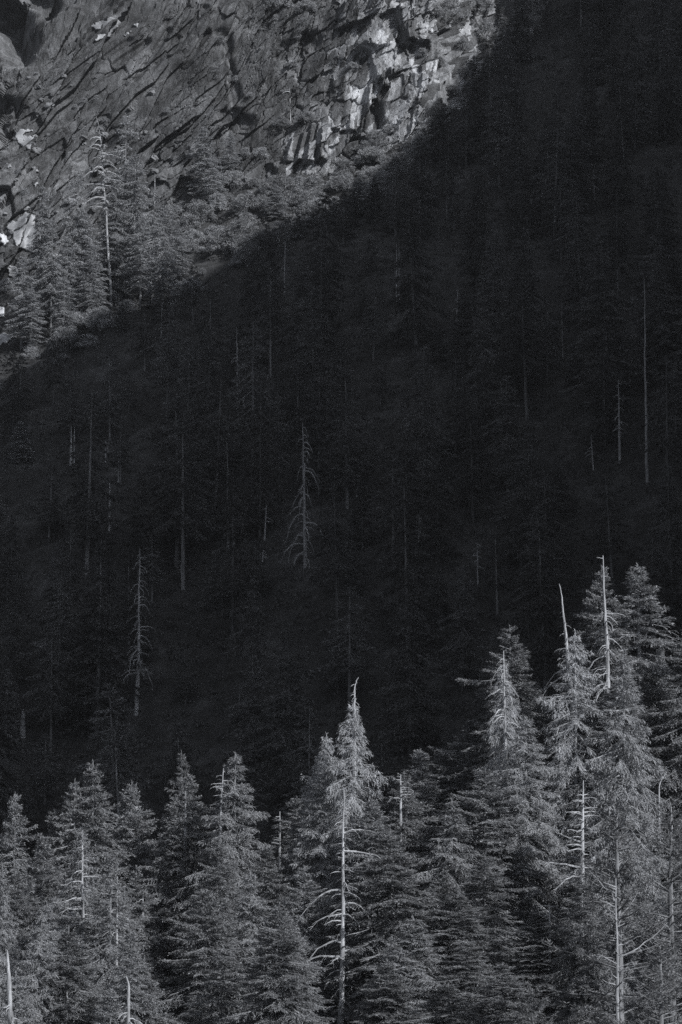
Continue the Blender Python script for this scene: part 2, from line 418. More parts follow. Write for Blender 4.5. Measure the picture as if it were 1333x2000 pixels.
# ------------------------------------------------------------------ the ridge to the right whose shadow lies on the slope
BOUND = [(-80, 800), (0, 742), (60, 712), (110, 690), (180, 650), (250, 612), (330, 572), (420, 538), (470, 505), (520, 478), (580, 440), (640, 412),
         (700, 392), (740, 365), (790, 320), (835, 270), (854, 230), (872, 195), (895, 172), (925, 132), (960, 100), (982, 65), (990, 0), (992, -60)]
def bound_y(px): return np.interp(px, [b[0] for b in BOUND], [b[1] for b in BOUND])
hu = np.array([-SUN_AZ[1], SUN_AZ[0]])         # horizontal, across the sunlight, growing away from the camera
ce, se = math.cos(SUN_EL), math.sin(SUN_EL)
uv = []; HSL = []
for b in BOUND:
    p, n = hit(*b); p = p + np.array([0, -3.0, 2.0])
    hs = p[0] * SUN_AZ[0] + p[1] * SUN_AZ[1]
    uv.append((p[0] * hu[0] + p[1] * hu[1], p[2] * ce - hs * se)); HSL.append(hs)
uv.sort()
uu = np.array([a for a, b in uv]); vv = np.array([b for a, b in uv])
for _ in range(2): vv[1:-1] = (vv[:-2] + vv[1:-1] * 2 + vv[2:]) / 4
print('BOUND uv', [(round(a), round(b)) for a, b in uv])
lead_u = [226, 232, 246, 270]; lead_v = [60, 235, 265, 290]
keep = [i for i, a in enumerate(lead_u) if a < uu[0] - 5]
cu = np.concatenate([[lead_u[i] for i in keep], uu, [uu[-1] + 60, uu[-1] + 200, uu[-1] + 500]])
cv_ = np.concatenate([[min(lead_v[i], vv[0] - 2) for i in keep], vv, [vv[-1] + 50, vv[-1] + 120, vv[-1] + 150]])
US = np.concatenate([np.arange(223, uu[-1] + 60, 1.5), np.linspace(uu[-1] + 62, uu[-1] + 500, 60)])
VS = np.interp(US, cu, cv_) + 1.6 * fbm(US * 0.15, US * 0, 4, 8)
rows = []
for k, off in enumerate([-60, -52, -40, -28, -18, -10, -4, 0, 5, 14, 40, 90, 160, 260, 420]):
    hs0 = -0.0
    # crest point: on the sun ray through (u, v), 330 m towards the sun from the slope
    hs_s = np.interp(US, uu, [0] * len(uu)) + float(np.mean(HSL)) + 20   # horizontal coordinate of the slope along the sun axis
    hs_c = hs_s + 380 * ce
    z_c = (VS + hs_c * se) / ce
    drop_ = abs(off) / (0.16 if off < 0 else 0.8)
    z = np.maximum(z_c - drop_, -70 + 0 * z_c) + (fbm(US * 0.05, np.full_like(US, off * 0.05), 4, 12) * 4 * (1 if off else 0) - (3 if off else 0))
    hs = hs_c + off
    x = hs * SUN_AZ[0] + US * hu[0]; y = hs * SUN_AZ[1] + US * hu[1]
    rows.append(np.stack([x, y, z], -1))
RV = np.array(rows)
r0 = RV[:, :1].copy(); r0[:, :, 2] = -75
RV = np.concatenate([r0, RV], 1)
rd = link('side_ridge', mesh_data('side_ridge', RV.reshape(-1, 3), grid_quads(RV.shape[1], RV.shape[0]), M['ridge']))
tag(rd, 'steep dark ridge beside the valley that shades the forest slope', 'ridge', None, 'structure')
print('ridge x range', RV[..., 0].min(), RV[..., 0].max(), 'min x/y', (RV[..., 0] / RV[..., 1])[RV[..., 1] > 50].min())

# ------------------------------------------------------------------ tree makers (meshes are built once and shared by the copies)
def trunk_mesh(acc, H, r0, rng, lean=0.0, tip=0.03, sides=7, bend=0.0, start=-3.0):
    t = np.linspace(0, 1, 16); z = start + (H - start) * t
    wob = np.cumsum(rng.normal(0, 0.03, (16, 2)), 0) * H / 40
    P = np.stack([wob[:, 0] + lean * H * t + bend * H * t ** 3, wob[:, 1], z], -1)
    off = P[-1].copy(); P[:, 0] -= off[0] * t; P[:, 1] -= off[1] * t
    R = r0 * (1 - t) ** 0.85 + tip
    V, Q = tube(P, R, sides, rng, 0.08); acc.add(V, Q)
    return lambda zz: np.array([np.interp(zz, z, P[:, 0]), np.interp(zz, z, P[:, 1]), zz]), lambda zz: np.interp(zz, z, R)

def fir(seed, H=36.0, R=4.6, z0=0.12, shape=0.78, whorl=0.6, per=8, spray=0.27, width=0.085, droop=0.35, tip_up=0.25, dens=1.0,
        gap=0.12, trunk_r=0.38, foliage='needles', bark='bark', ragged=0.28, dead_low=0.0, hang=0.0, bare=False, limb='deadwood_grey'):
    """conifer: returns (trunk mesh with its limbs, crown mesh)"""
    rng = np.random.default_rng(seed); tr = Acc(); cr = Acc(); lb = Acc()
    axis, rad = trunk_mesh(tr, H, trunk_r, rng, 0.0)
    z = H - 0.65; Hc = H * (1 - z0); sector = rng.uniform(0, 2 * math.pi, 5); slow = rng.uniform(0.8, 1.2, 40)
    while z > H * z0:
        f = (H - z) / Hc
        Rz = R * 1.08 * (1 - math.exp(-2.8 * f ** (shape + 0.3))) * (1 - 0.25 * max(0, f - 0.75) / 0.25) * (0.55 + 0.45 * min(1, f / 0.13)) * np.interp(f * 39, range(40), slow)
        n = max(3, int(per * (0.6 + 0.4 * min(1, f * 4)) + rng.integers(-1, 2)))
        if bare: n += 2
        a0 = rng.uniform(0, 6.28)
        for k in range(n):
            if rng.random() < gap: continue
            az = a0 + k * 6.283 / n + rng.normal(0, 0.25)
            L = max(0.25, Rz * rng.normal(1.0, ragged)) + 0.2
            if rng.random() < 0.04: L *= 1.35
            L = min(L, R * 1.45)
            zz = z + rng.normal(0, 0.12)
            e0 = (0.75 - 1.15 * min(1, f * 3.2) ** 0.7) + rng.normal(0, 0.1)     # rising near the tip, level or falling below
            b0 = axis(zz); ts = np.linspace(0, 1, 6)
            dh = np.array([math.cos(az), math.sin(az)]); dr = droop * (0.4 + f) * rng.uniform(0.6, 1.4)
            rr = L * ts * math.cos(min(1.0, abs(e0)))
            zz_ = L * (math.sin(e0) * ts - dr * ts ** 2 + (dr * 0.55 + tip_up * 0.3) * ts ** 3)
            side = np.array([-dh[1], dh[0]]) * rng.normal(0, 0.06) * L
            P = np.stack([b0[0] + dh[0] * rr + side[0] * ts ** 2, b0[1] + dh[1] * rr + side[1] * ts ** 2, zz + zz_], -1)
            br = 0.012 + 0.011 * L
            dead = (rng.random() < 0.10 and f > 0.06)
            if L > 0.5:
                V, Q = tube(P, br * (1 - ts) + 0.008, 3); lb.add(V, Q)
            if dead or bare:
                for q in range(int(3 + L * 3)):
                    t9 = rng.uniform(0.2, 0.95); p9 = np.array([np.interp(t9, ts, P[:, i]) for i in range(3)])
                    a9 = az + rng.choice([-1, 1]) * rng.uniform(0.3, 1.2); l9 = rng.uniform(0.2, 0.5) * (0.4 + 0.4 * L); u9 = np.linspace(0, 1, 3)
                    V, Q = tube(p9 + np.stack([np.cos(a9) * l9 * u9, np.sin(a9) * l9 * u9, -l9 * rng.uniform(0.1, 1.0) * u9 ** 1.5], -1), 0.012 * (1 - u9) + 0.007, 3); lb.add(V, Q)
            if dead: continue
            # twigs
            m = max(6, int((L + 0.7) * 11.0 * dens)); tt = rng.uniform(0.12 if L < 2.5 else 0.2, 1.0, m) ** 0.85
            base = np.stack([np.interp(tt, ts, P[:, q]) for q in range(3)], -1)
            fw = nrm(np.stack([np.interp(tt, ts, np.gradient(P[:, q])) for q in range(3)], -1))
            lat = np.cross(fw, [0, 0, 1.0]) * np.where(rng.random(m) < 0.5, -1, 1)[:, None]
            tl = np.clip((0.42 * L * (1.06 - tt) ** 0.75 + 0.12) * rng.uniform(0.6, 1.3, m), 0.15, 1.25)
            td = nrm(fw * rng.uniform(0.45, 0.9, (m, 1)) + lat * rng.uniform(0.5, 1.0, (m, 1)) + np.array([0, 0, -1.0]) * (rng.uniform(0.0, 0.35, (m, 1)) + hang))
            ns = np.maximum(1, np.ceil(tl / (spray * 0.36)).astype(int))
            idx = np.repeat(np.arange(m), ns); kk = np.concatenate([np.arange(q) for q in ns])
            fr = (kk + rng.uniform(0, 1, len(kk))) / ns[idx]
            p = base[idx] + td[idx] * (tl[idx] * fr)[:, None]
            p[:, 2] -= 0.25 * (fr * tl[idx]) ** 2 * (1 + 2 * hang)
            d = nrm(td[idx] + rng.normal(0, 0.35, (len(idx), 3)) + np.array([0, 0, -hang]))
            blades(cr, p, d, spray * rng.uniform(0.6, 1.25, len(idx)), width * rng.uniform(0.6, 1.3, len(idx)), rng, 0.5)
            # along the limb itself
            m2 = max(3, int(L / spray * 3)); t2 = rng.uniform(0.1, 1, m2)
            p = np.stack([np.interp(t2, ts, P[:, q]) for q in range(3)], -1) + rng.normal(0, 0.03, (m2, 3))
            blades(cr, p, nrm(np.stack([np.interp(t2, ts, np.gradient(P[:, q])) for q in range(3)], -1) + rng.normal(0, 0.4, (m2, 3))),
                   spray * 0.9, width, rng, 0.8)
        z -= whorl * rng.uniform(0.7, 1.3) * (0.42 + 0.58 * min(1, f * 4))
    # leader
    lp = np.array([axis(H - q) for q in np.linspace(0, 1.1, 24)])
    blades(cr, lp, nrm(rng.normal(0, 0.6, (24, 3)) + np.array([0, 0, 1.0])), 0.25, 0.07, rng)
    # short dead limbs on the bare lower trunk
    zz = H * z0
    for k in range(int(14 * (1 + dead_low))):
        q = rng.uniform(1.0, max(1.2, zz)); az = rng.uniform(0, 6.28); L = rng.uniform(0.4, 1.8); ts = np.linspace(0, 1, 4)
        b = axis(q); P = b + np.stack([math.cos(az) * L * ts, math.sin(az) * L * ts, -0.3 * L * ts ** 2], -1)
        V, Q = tube(P, 0.03 * (1 - ts) + 0.008, 3); tr.add(V, Q)
    print('fir', seed, cr.n // 4)
    nq = cr.n // 4
    off = cr.n
    VV = np.concatenate(cr.V + lb.V); QQ = np.concatenate(cr.Q + [q + off for q in lb.Q])
    mi = np.zeros(len(QQ), np.int32); mi[nq:] = 1
    crown = mesh_data('crown', VV, QQ, [M[foliage], M[limb]], mi)
    return dict(H=H, R=R, trunk=tr.data('trunk', M[bark]), crown=crown)

def pine(seed, H=26.0, R=4.5, z0=0.1, tuft=0.34, foliage='needles_pine', dens=1.0, width=0.05, per=5, whorl=0.9):
    """long-needled pine: rising limbs that end in brushes of needles"""
    rng = np.random.default_rng(seed); tr = Acc(); cr = Acc()
    axis, rad = trunk_mesh(tr, H, 0.34, rng, 0.0, 0.05)
    z = H - 0.4
    while z > H * z0:
        f = (H - z) / (H * (1 - z0)); Rz = R * min(1, 0.16 + 1.25 * f ** 0.75) * (1 - 0.3 * f * f)
        for k in range(per + rng.integers(-1, 2)):
            az = rng.uniform(0, 6.28); L = Rz * rng.uniform(0.55, 1.2); ts = np.linspace(0, 1, 6)
            e0 = 0.7 - 0.8 * f + rng.normal(0, 0.15); b0 = axis(z + rng.normal(0, 0.2))
            rr = L * ts * math.cos(e0); zz_ = L * (math.sin(e0) * ts - 0.25 * ts ** 2 + 0.35 * ts ** 3)
            P = np.stack([b0[0] + math.cos(az) * rr, b0[1] + math.sin(az) * rr, b0[2] + zz_], -1)
            V, Q = tube(P, (0.02 + 0.013 * L) * (1 - ts) + 0.012, 4); tr.add(V, Q)
            m = max(2, int(L * 3.0 * dens)); tt = rng.uniform(0.3, 1.0, m)
            base = np.stack([np.interp(tt, ts, P[:, q]) for q in range(3)], -1)
            tl = rng.uniform(0.2, 1.0, m) * (0.4 + 0.25 * L * (1.1 - tt))
            td = nrm(rng.normal(0, 1, (m, 3)) + np.array([math.cos(az), math.sin(az), 0.5]) * 0.9)
            end = base + td * tl[:, None]
            nb = 15; idx = np.repeat(np.arange(m), nb)
            c = end[idx] - td[idx] * rng.uniform(0, 0.3, (len(idx), 1))
            d = nrm(td[idx] * 0.7 + rng.normal(0, 0.7, (len(idx), 3)))
            blades(cr, c, d, tuft * rng.uniform(0.7, 1.2, len(idx)), width * rng.uniform(0.8, 1.4, len(idx)), rng, 1.0)
        z -= whorl * rng.uniform(0.6, 1.3) * (0.6 + 0.4 * min(1, 3 * f))
    return dict(H=H, R=R, trunk=tr.data('trunk', M['bark']), crown=cr.data('crown', M[foliage]))

def shrub(seed, W=2.2, H=2.6, leaf=0.18, n=100, foliage='leaves'):
    """rounded broadleaf shrub: a few stems, leaf clumps on an uneven dome"""
    rng = np.random.default_rng(seed); st = Acc(); cr = Acc()
    for k in range(n):
        a = rng.uniform(0, 6.28); e = rng.uniform(0.0, 1.45); rr = rng.uniform(0.55, 1.05)
        c = np.array([math.cos(a) * math.cos(e) * W * rr, math.sin(a) * math.cos(e) * W * rr, 0.35 + math.sin(e) * H * rr])
        if k < 10:
            ts = np.linspace(0, 1, 5)[:, None]; P = np.array([0, 0, -0.4]) * (1 - ts) + c * ts; P[:, 2] += np.sin(ts[:, 0] * 3.14) * 0.2
            V, Q = tube(P, 0.07 * (1 - ts[:, 0]) + 0.012, 4); st.add(V, Q)
        m = rng.integers(50, 90); cs = rng.uniform(0.28, 0.62)
        q = nrm(rng.normal(0, 1, (m, 3))) * rng.uniform(0.5, 1.0, (m, 1)) * cs; q[:, 2] *= 0.65
        blades(cr, c + q, nrm(q + rng.normal(0, 0.4, (m, 3))), leaf * rng.uniform(0.7, 1.3, m), leaf * 0.6, rng, 1.0)
    return dict(H=H, R=W, trunk=st.data('stem', M['bark']), crown=cr.data('foliage', M[foliage]))

def place(kind, name, model, x, y, z, H=None, R=None, rot=None, label=None, cat='tree', group=None, parts=('trunk', 'crown'), tilt=(0, 0), knd=None):
    e = link(name, None); e.location = (x, y, z)
    e.rotation_euler = (tilt[0], tilt[1], rot if rot is not None else random.uniform(0, 6.28))
    sz = (H / model['H']) if H else 1.0; sr = (R / model['R']) if R else sz
    e.scale = (sr, sr, sz); e.empty_display_size = 0.5
    tag(e, label, cat, group, knd)
    a = link(parts[0], model['trunk'], e); b = link(parts[1], model['crown'], e)
    return e

random.seed(7)
FIRS = [fir(11 + i, H=36, R=4.5, shape=[0.64, 0.7, 0.58, 0.72, 0.62][i], whorl=[0.5, 0.56, 0.46, 0.52, 0.62][i], gap=[0.07, 0.14, 0.05, 0.1, 0.2][i],
            droop=[0.3, 0.45, 0.2, 0.35, 0.5][i], ragged=[0.22, 0.32, 0.2, 0.26, 0.36][i]) for i in range(5)]
PALE = [fir(41 + i, H=36, R=4.7, foliage='needles_pale', spray=0.28, width=0.06, dens=1.15, droop=0.5, hang=0.25, ragged=0.24, gap=0.12) for i in range(2)]
DRY = [fir(61 + i, H=36, R=3.9, foliage='needles_dry', bark='deadwood_grey', spray=0.34, width=0.04, dens=0.85, droop=0.75, hang=0.55, ragged=0.22,
           gap=0.12, per=6, whorl=0.6, shape=0.72, bare=True, trunk_r=0.24) for i in range(2)]
PINES = [pine(81), pine(82, dens=0.85)]
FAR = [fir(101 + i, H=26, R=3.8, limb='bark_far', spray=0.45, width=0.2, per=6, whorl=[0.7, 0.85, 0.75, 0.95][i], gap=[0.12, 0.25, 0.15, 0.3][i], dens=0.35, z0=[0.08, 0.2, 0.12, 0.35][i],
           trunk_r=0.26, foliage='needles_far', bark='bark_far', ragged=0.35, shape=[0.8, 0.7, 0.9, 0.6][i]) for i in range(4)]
FARLIT = [fir(121 + i, H=26, R=3.1, spray=0.36, width=0.13, per=7, whorl=[0.6, 0.75, 0.7][i], gap=[0.2, 0.3, 0.25][i], dens=0.5, z0=[0.1, 0.22, 0.15][i],
              trunk_r=0.26, foliage='needles_ledge', ragged=0.35, shape=[0.7, 0.5, 0.6][i]) for i in range(3)]
SHRUBS = [shrub(141), shrub(142, 2.6, 2.2), shrub(143, 1.8, 2.9), shrub(144, 3.0, 3.2, n=90)]

# ------------------------------------------------------------------ dead snags: a bleached trunk and every limb a part of its own
def snag(name, tip, H, r0, label, group=None, seed=1, n=30, zone=(0.35, 0.97), Lmax=2.6, Ltop=0.5, droop=0.6, mat='deadwood', lean=0.0, hook=None,
         extra=(), one=False, twigs=True, cat='dead tree', taper=0.9, up=0.15, thick=1.0, ext=0.0):
    """tip: world position of the top; the trunk runs H metres down from it. extra: (height below tip, azimuth deg, length, droop) limbs"""
    rng = np.random.default_rng(seed)
    e = link(name, None); e.location = (tip[0] - lean * H, tip[1], tip[2] - H); tag(e, label, cat, group)
    acc = Acc(); N = 22; t = np.linspace(0, 1, N)
    wob = np.cumsum(rng.normal(0, 0.020, (N, 2)), 0) * H / 12; wob -= wob[-1] * t[:, None]
    P = np.stack([lean * H * t + wob[:, 0], wob[:, 1], H * t], -1)
    if hook:                                    # bent leader
        P[-3:, 0] += np.array([0.15, 0.45, 1.0]) * hook[0]; P[-3:, 2] += np.array([0.0, 0.0, hook[1]])
    R = (r0 * (1 - t) ** taper + 0.035)
    V, Q = tube(P, R, 8, rng, 0.10); acc.add(V, Q)
    if ext > 0:
        V, Q = tube([[-lean * ext * 0.4, 0, -ext], [0, 0, 0]], [r0 * 1.3, R[0]], 8); acc.add(V, Q)
    link('trunk', acc.data('trunk', M[mat]), e)
    ax = lambda h: np.array([np.interp(h, P[:, 2][np.argsort(P[:, 2])], P[:, 0][np.argsort(P[:, 2])]), np.interp(h, t * H, P[:, 1]), h])
    limbs = []
    for k in range(n):
        f = zone[0] + (zone[1] - zone[0]) * (k + rng.uniform(0, 1)) / n
        L = (Ltop + (Lmax - Ltop) * ((zone[1] - f) / (zone[1] - zone[0])) ** 0.7) * rng.uniform(0.35, 1.15)
        limbs.append((H * (1 - f), math.degrees(rng.uniform(0, 6.28)), L, droop * rng.uniform(0.5, 1.4)))
    limbs += list(extra)
    allb = Acc()
    for (below, azd, L, dr) in limbs:
        az = math.radians(azd); ts = np.linspace(0, 1, 8); b = ax(H - below)
        jig = np.cumsum(rng.normal(0, 0.02 * L, (8, 3)), 0); jig[0] = 0
        PP = b + np.stack([math.cos(az) * L * (ts - 0.12 * dr * ts ** 2), math.sin(az) * L * (ts - 0.12 * dr * ts ** 2), L * (up * ts - dr * ts ** 2.2)], -1) + jig
        rb = min(0.028 * L ** 0.8 + 0.018, r0 * 0.6) * thick
        acc = Acc(); V, Q = tube(PP, rb * (1 - ts) ** 0.8 + 0.010, 5); acc.add(V, Q)
        if twigs:
            for q in range(int(L * 3.5)):
                tt = rng.uniform(0.25, 0.97); p = np.array([np.interp(tt, ts, PP[:, i]) for i in range(3)])
                l2 = rng.uniform(0.15, 0.45) * (0.5 + 0.35 * L); sd = 1 if rng.random() < 0.5 else -1
                a2 = az + sd * rng.uniform(0.4, 1.1); u = np.linspace(0, 1, 4)
                P2 = p + np.stack([math.cos(a2) * l2 * u, math.sin(a2) * l2 * u, -l2 * rng.uniform(0.1, 1.2) * u ** 1.6], -1)
                V, Q = tube(P2, (0.012 * (1 - u) + 0.006) * thick, 3); acc.add(V, Q)
        if one: 
            for V, Q in zip(acc.V, acc.Q): pass
            allb.add(np.concatenate(acc.V), np.concatenate(acc.Q))
        else: link('branch', acc.data('branch', M[mat]), e)
    if one and allb.n: link('crown', allb.data('crown', M[mat]), e)
    return e

# ------------------------------------------------------------------ FOREGROUND: the sunlit front forest
def front(px, py, d, model, R, label, name='fir_tree', group=None, rot=None, cat='tree', tilt=(0, 0)):
    p = at_depth(px, py, d); gz = float(ground_z(p[0], p[1])) - 0.5
    H = p[2] - gz
    return place('t', name, model, p[0], p[1], gz, H, R * 1.04, rot, label, cat, group, tilt=tilt)

F = FIRS
FRONT = [
    (35, 1550, 262, F[1], 4.2, 'narrow fir with a clean pointed tip, farthest left on the skyline of the sunlit forest'),
    (-22, 1640, 255, F[3], 4.4, 'fir cut by the left edge of the frame, low beside the narrow pointed fir'),
    (85, 1632, 250, F[2], 4.2, 'low dark fir with upswept tufts in the notch right of the leftmost skyline fir'),
    (185, 1487, 260, F[0], 4.9, 'tall fir with a pale trunk line near its tip, highest of the left skyline group'),
    (148, 1522, 268, F[4], 3.6, 'slender dim fir pressed against the left side of the tallest left skyline fir'),
    (112, 1580, 270, F[1], 3.6, 'small dark fir peeking over the left shoulder of the left skyline group'),
    (247, 1525, 262, F[2], 4.4, 'fir with a thin pale trunk line, just right of the tallest left skyline fir'),
    (318, 1588, 258, F[3], 3.8, 'short neat fir in the dip between two taller skyline firs on the left'),
    (365, 1512, 258, F[0], 4.3, 'fir with a pale bare limb line on its left, standing under the faint thin spire'),
    (368, 1467, 276, F[4], 2.6, 'thin dim spire rising behind the fir left of the broad pale fir'),
    (452, 1470, 254, PALE[0], 5.3, 'broad pale fir with a sharp tip, widest crown of the left half of the skyline'),
    (572, 1556, 262, F[4], 4.6, 'ragged dark fir with a stubby pale top in the notch left of the central spire'),
    (595, 1560, 256, F[1], 3.6, 'small fir tucked against the left flank of the central dying pair'),
    (640, 1500, 252, PALE[1], 5.2, 'pale full fir under the curled twig top, left of the central spire'),
    (785, 1508, 248, F[1], 5.0, 'fir with a bare pale stub on its left, first skyline fir right of central spire'),
    (820, 1463, 258, F[3], 4.8, 'bushy dull fir with a blunt crown in the dip right of the centre'),
    (905, 1402, 260, F[2], 5.2, 'full fir on the rising skyline left of the twin-topped fir'),
    (870, 1470, 262, F[0], 4.2, 'fir with a rounded shoulder between the blunt crown and the rising skyline'),
    (1004, 1222, 256, F[1], 4.9, 'tall fir with tiered branches and a pointed tip above the bare ribbed snag'),
    (1052, 1330, 262, F[3], 4.4, 'dim fir shoulder between the tiered fir and the leaning snag'),
    (1160, 1106, 262, F[0], 4.8, 'very tall fir behind the highest bleached snag on the right'),
    (1262, 1100, 254, F[4], 6.0, 'broad flat-topped fir highest at the right edge of the frame'),
    (1345, 1215, 250, F[1], 5.2, 'fir cut by the right edge of the frame beside the broad flat-topped fir'),
    (1200, 1330, 250, F[2], 4.8, 'full fir standing under the foot of the highest bleached snag'),
    (1090, 1470, 264, F[0], 3.8, 'fir in the dark hollow left of the branchy bare snag'),
    (1180, 1490, 236, F[3], 4.6, 'fir with thin pale twigs at its tip, right behind the branchy bare snag'),
    (1020, 1400, 246, PALE[0], 4.9, 'pale layered fir below the ribbed snag'),
    (950, 1500, 244, F[2], 4.8, 'even grey fir below the rising skyline, left of the pale layered fir'),
    (880, 1560, 242, PALE[1], 4.6, 'soft pale fir in the second row below the dip right of the centre'),
    (775, 1620, 232, F[0], 5.6, 'large dense fir filling the space right of the long central snag'),
    (728, 1560, 246, F[2], 4.2, 'fir behind the lower right side of the central dying spire'),
    (590, 1690, 236, F[1], 4.4, 'fir behind the lower left side of the long central snag'),
    (520, 1650, 246, F[3], 4.4, 'dull fir below the broad pale fir, on its right'),
    (480, 1700, 236, PALE[0], 4.8, 'soft pale fir below the broad pale fir in the second row'),
    (425, 1640, 244, F[2], 3.4, 'dense fir beside the long dark gap in the left forest'),
    (275, 1690, 250, F[0], 3.2, 'fir on the left rim of the long dark gap'),
    (160, 1618, 244, PALE[1], 4.4, 'half-bare pale fir with a bleached trunk line in the left second row'),
    (90, 1760, 232, PALE[0], 4.8, 'pale bushy fir low at the left above the broken stub'),
    (30, 1700, 244, F[3], 4.4, 'mid-grey fir low below the leftmost skyline fir'),
    (220, 1700, 238, F[1], 4.0, 'thin fir with curled dead twigs at its top in the left second row'),
    (138, 1812, 222, F[2], 4.4, 'even conical fir low in the left corner with a straight pale leader'),
    (270, 1868, 216, F[0], 3.6, 'small fir at the bottom just right of the short hooked snag'),
    (215, 1930, 212, F[3], 3.4, 'small fir at the bottom edge left of the short hooked snag'),
    (40, 1900, 214, PALE[1], 4.2, 'pale fir at the bottom left corner behind the broken stub'),
    (560, 1782, 222, F[2], 4.0, 'slim fir low between the broad pale fir and the long central snag'),
    (440, 1850, 220, F[4], 5.0, 'dark gappy fir at the bottom below the broad pale fir'),
    (772, 1850, 220, PALE[0], 4.6, 'soft fir at the foot of the long central snag, on its right'),
    (810, 1790, 222, PALE[1], 5.4, 'full fir at the bottom right of the long central snag'),
    (905, 1740, 228, F[2], 4.6, 'fir with a pale forked leader low right of the centre'),
    (938, 1668, 236, F[1], 4.2, 'slim upright fir right of the centre in the second row'),
    (985, 1880, 212, F[3], 4.2, 'low rounded fir at the bottom beside the dark hollow'),
    (1060, 1780, 226, F[2], 4.2, 'fir carrying the small T-shaped dead top low on the right'),
    (880, 1920, 208, F[4], 4.6, 'dull fir at the bottom edge right of the centre'),
    (575, 1905, 212, F[1], 3.8, 'fir at the bottom edge left of the foot of the long central snag'),
    (1136, 1715, 202.5, F[2], 2.8, 'small fir hiding the foot of the branchy bare snag'),
    (1250, 1560, 244, F[0], 4.2, 'fir between the branchy bare snag and the thin hooked snag'),
]
for (px, py, d, mdl, R, lab) in FRONT:
    front(px, py, d, mdl, R * random.uniform(0.92, 1.08), lab, rot=random.uniform(0, 6.28), tilt=(random.gauss(0, 0.012), random.gauss(0, 0.014)))
for (px, py, d, mdl, R, lab) in [
    (690, 1368, 250, DRY[0], 4.0, 'tallest dying fir at the centre, a narrow spire of pale drooping bare twigs'),
    (638, 1432, 254, DRY[1], 3.6, 'dying fir with a curled flat twig top, left of the central spire'),
    (985, 1290, 250, DRY[1], 3.0, 'dying fir with fine drooping twigs around the ribbed snag'),
    (1124, 1232, 250, DRY[0], 4.2, 'dying fir with long arching pale twigs between the two tall bleached snags'),
    (1290, 1260, 256, DRY[1], 2.6, 'thin dying fir inside the broad flat-topped fir')]:
    front(px, py, d, mdl, R, lab, name='dying_fir', cat='dying tree')
for (px, py, d, k, R, lab) in [
    (1205, 1600, 196, 0, 5.6, 'large bushy pine with tufted needles filling the bottom right corner'),
    (1310, 1590, 205, 1, 4.8, 'tufted pine at the right edge behind the large bottom right pine'),
    (1290, 1850, 180, 0, 4.4, 'nearest tufted pine at the bottom right corner'),
    (1040, 1930, 190, 1, 3.6, 'small tufted pine at the bottom edge by the dark hollow')]:
    front(px, py, d, PINES[k], R, lab, name='pine_tree')
# the rest of the stand between and below them
rs = random.Random(3); nfill = 0
for k in range(400):
    px = rs.uniform(-60, 1390); d = rs.uniform(212, 268)
    sky_y = np.interp(px, [0, 60, 100, 185, 250, 330, 370, 450, 520, 560, 640, 690, 740, 790, 850, 920, 960, 1000, 1060, 1150, 1270, 1333],
                      [1590, 1640, 1640, 1540, 1580, 1640, 1580, 1540, 1660, 1610, 1520, 1450, 1620, 1570, 1530, 1460, 1420, 1330, 1400, 1230, 1190, 1270])
    py = sky_y + rs.uniform(60, 420)
    if 285 < px < 390 or (610 < px < 735 and d < 246): continue
    if 1230 < px and py < 1620: continue
    if (px > 950 and py > 1300 and px < 1190): continue
    p = at_depth(px, py, d); gz = float(ground_z(p[0], p[1]))
    if p[2] - gz < 8: continue
    front(px, py, d, rs.choice(FIRS + PALE), rs.uniform(3.0, 4.4), 'middle-row fir of the sunlit front forest, its tip sunk among the crowns of taller neighbours',
          group='firs filling the sunlit front forest')
    nfill += 1
    if nfill >= 60: break

# bleached snags of the front forest
def snag_front(name, px, py, d, foot_py, **kw):
    p = at_depth(px, py, d); q = at_depth(px, foot_py, d)
    lean = kw.pop('lean_px', 0) / FPX * d / (p[2] - q[2])
    e = snag(name, p, p[2] - q[2], lean=lean, ext=max(0.0, q[2] - float(ground_z(q[0], q[1]))) + 0.5, **kw)
    return e
snag_front('bare_snag', 672, 1540, 230, 2080, r0=0.24, seed=5, n=62, zone=(0.12, 0.93), Lmax=2.3, Ltop=0.7, droop=0.45, lean_px=8,
           extra=[(8.2, 178, 3.6, 0.75), (12.3, 185, 3.4, 0.8), (13.4, 176, 4.0, 0.55), (10.2, 170, 2.6, 0.6), (3.6, 10, 2.6, 0.3), (5.0, 0, 3.4, 0.35), (9.3, 2, 2.5, 0.8)],
           label='long straight bleached snag in front of the central spire, its trunk bare to the bottom')
snag_front('bare_snag', 634, 1468, 252, 1700, r0=0.1, seed=6, n=26, zone=(0.1, 0.95), Lmax=1.3, Ltop=0.5, droop=0.1,
           label='thin pale pole with short level twigs just left of the central spire')
snag_front('bare_snag', 693, 1322, 250, 1480, r0=0.13, seed=61, n=30, zone=(0.1, 0.97), Lmax=1.0, Ltop=0.35, droop=0.7, hook=(0.35, -0.05),
           label='thin bent leader of bare drooping twigs topping the central spire')
snag_front('bare_snag', 1178, 1085, 251, 1345, r0=0.17, seed=7, n=30, zone=(0.0, 0.6), Lmax=2.5, Ltop=0.9, droop=0.7, lean_px=-7,
           extra=[(0.25, 180, 0.6, 0), (1.9, 0, 0.4, 0), (5.2, 8, 2.0, 0.3), (5.4, -10, 1.5, 0.6), (9.0, 170, 2.2, 0.9), (11.6, 190, 2.4, 0.9), (11.0, 10, 2.3, 0.6)],
           label='highest bleached snag on the right, a bare straight pole above hooked limbs')
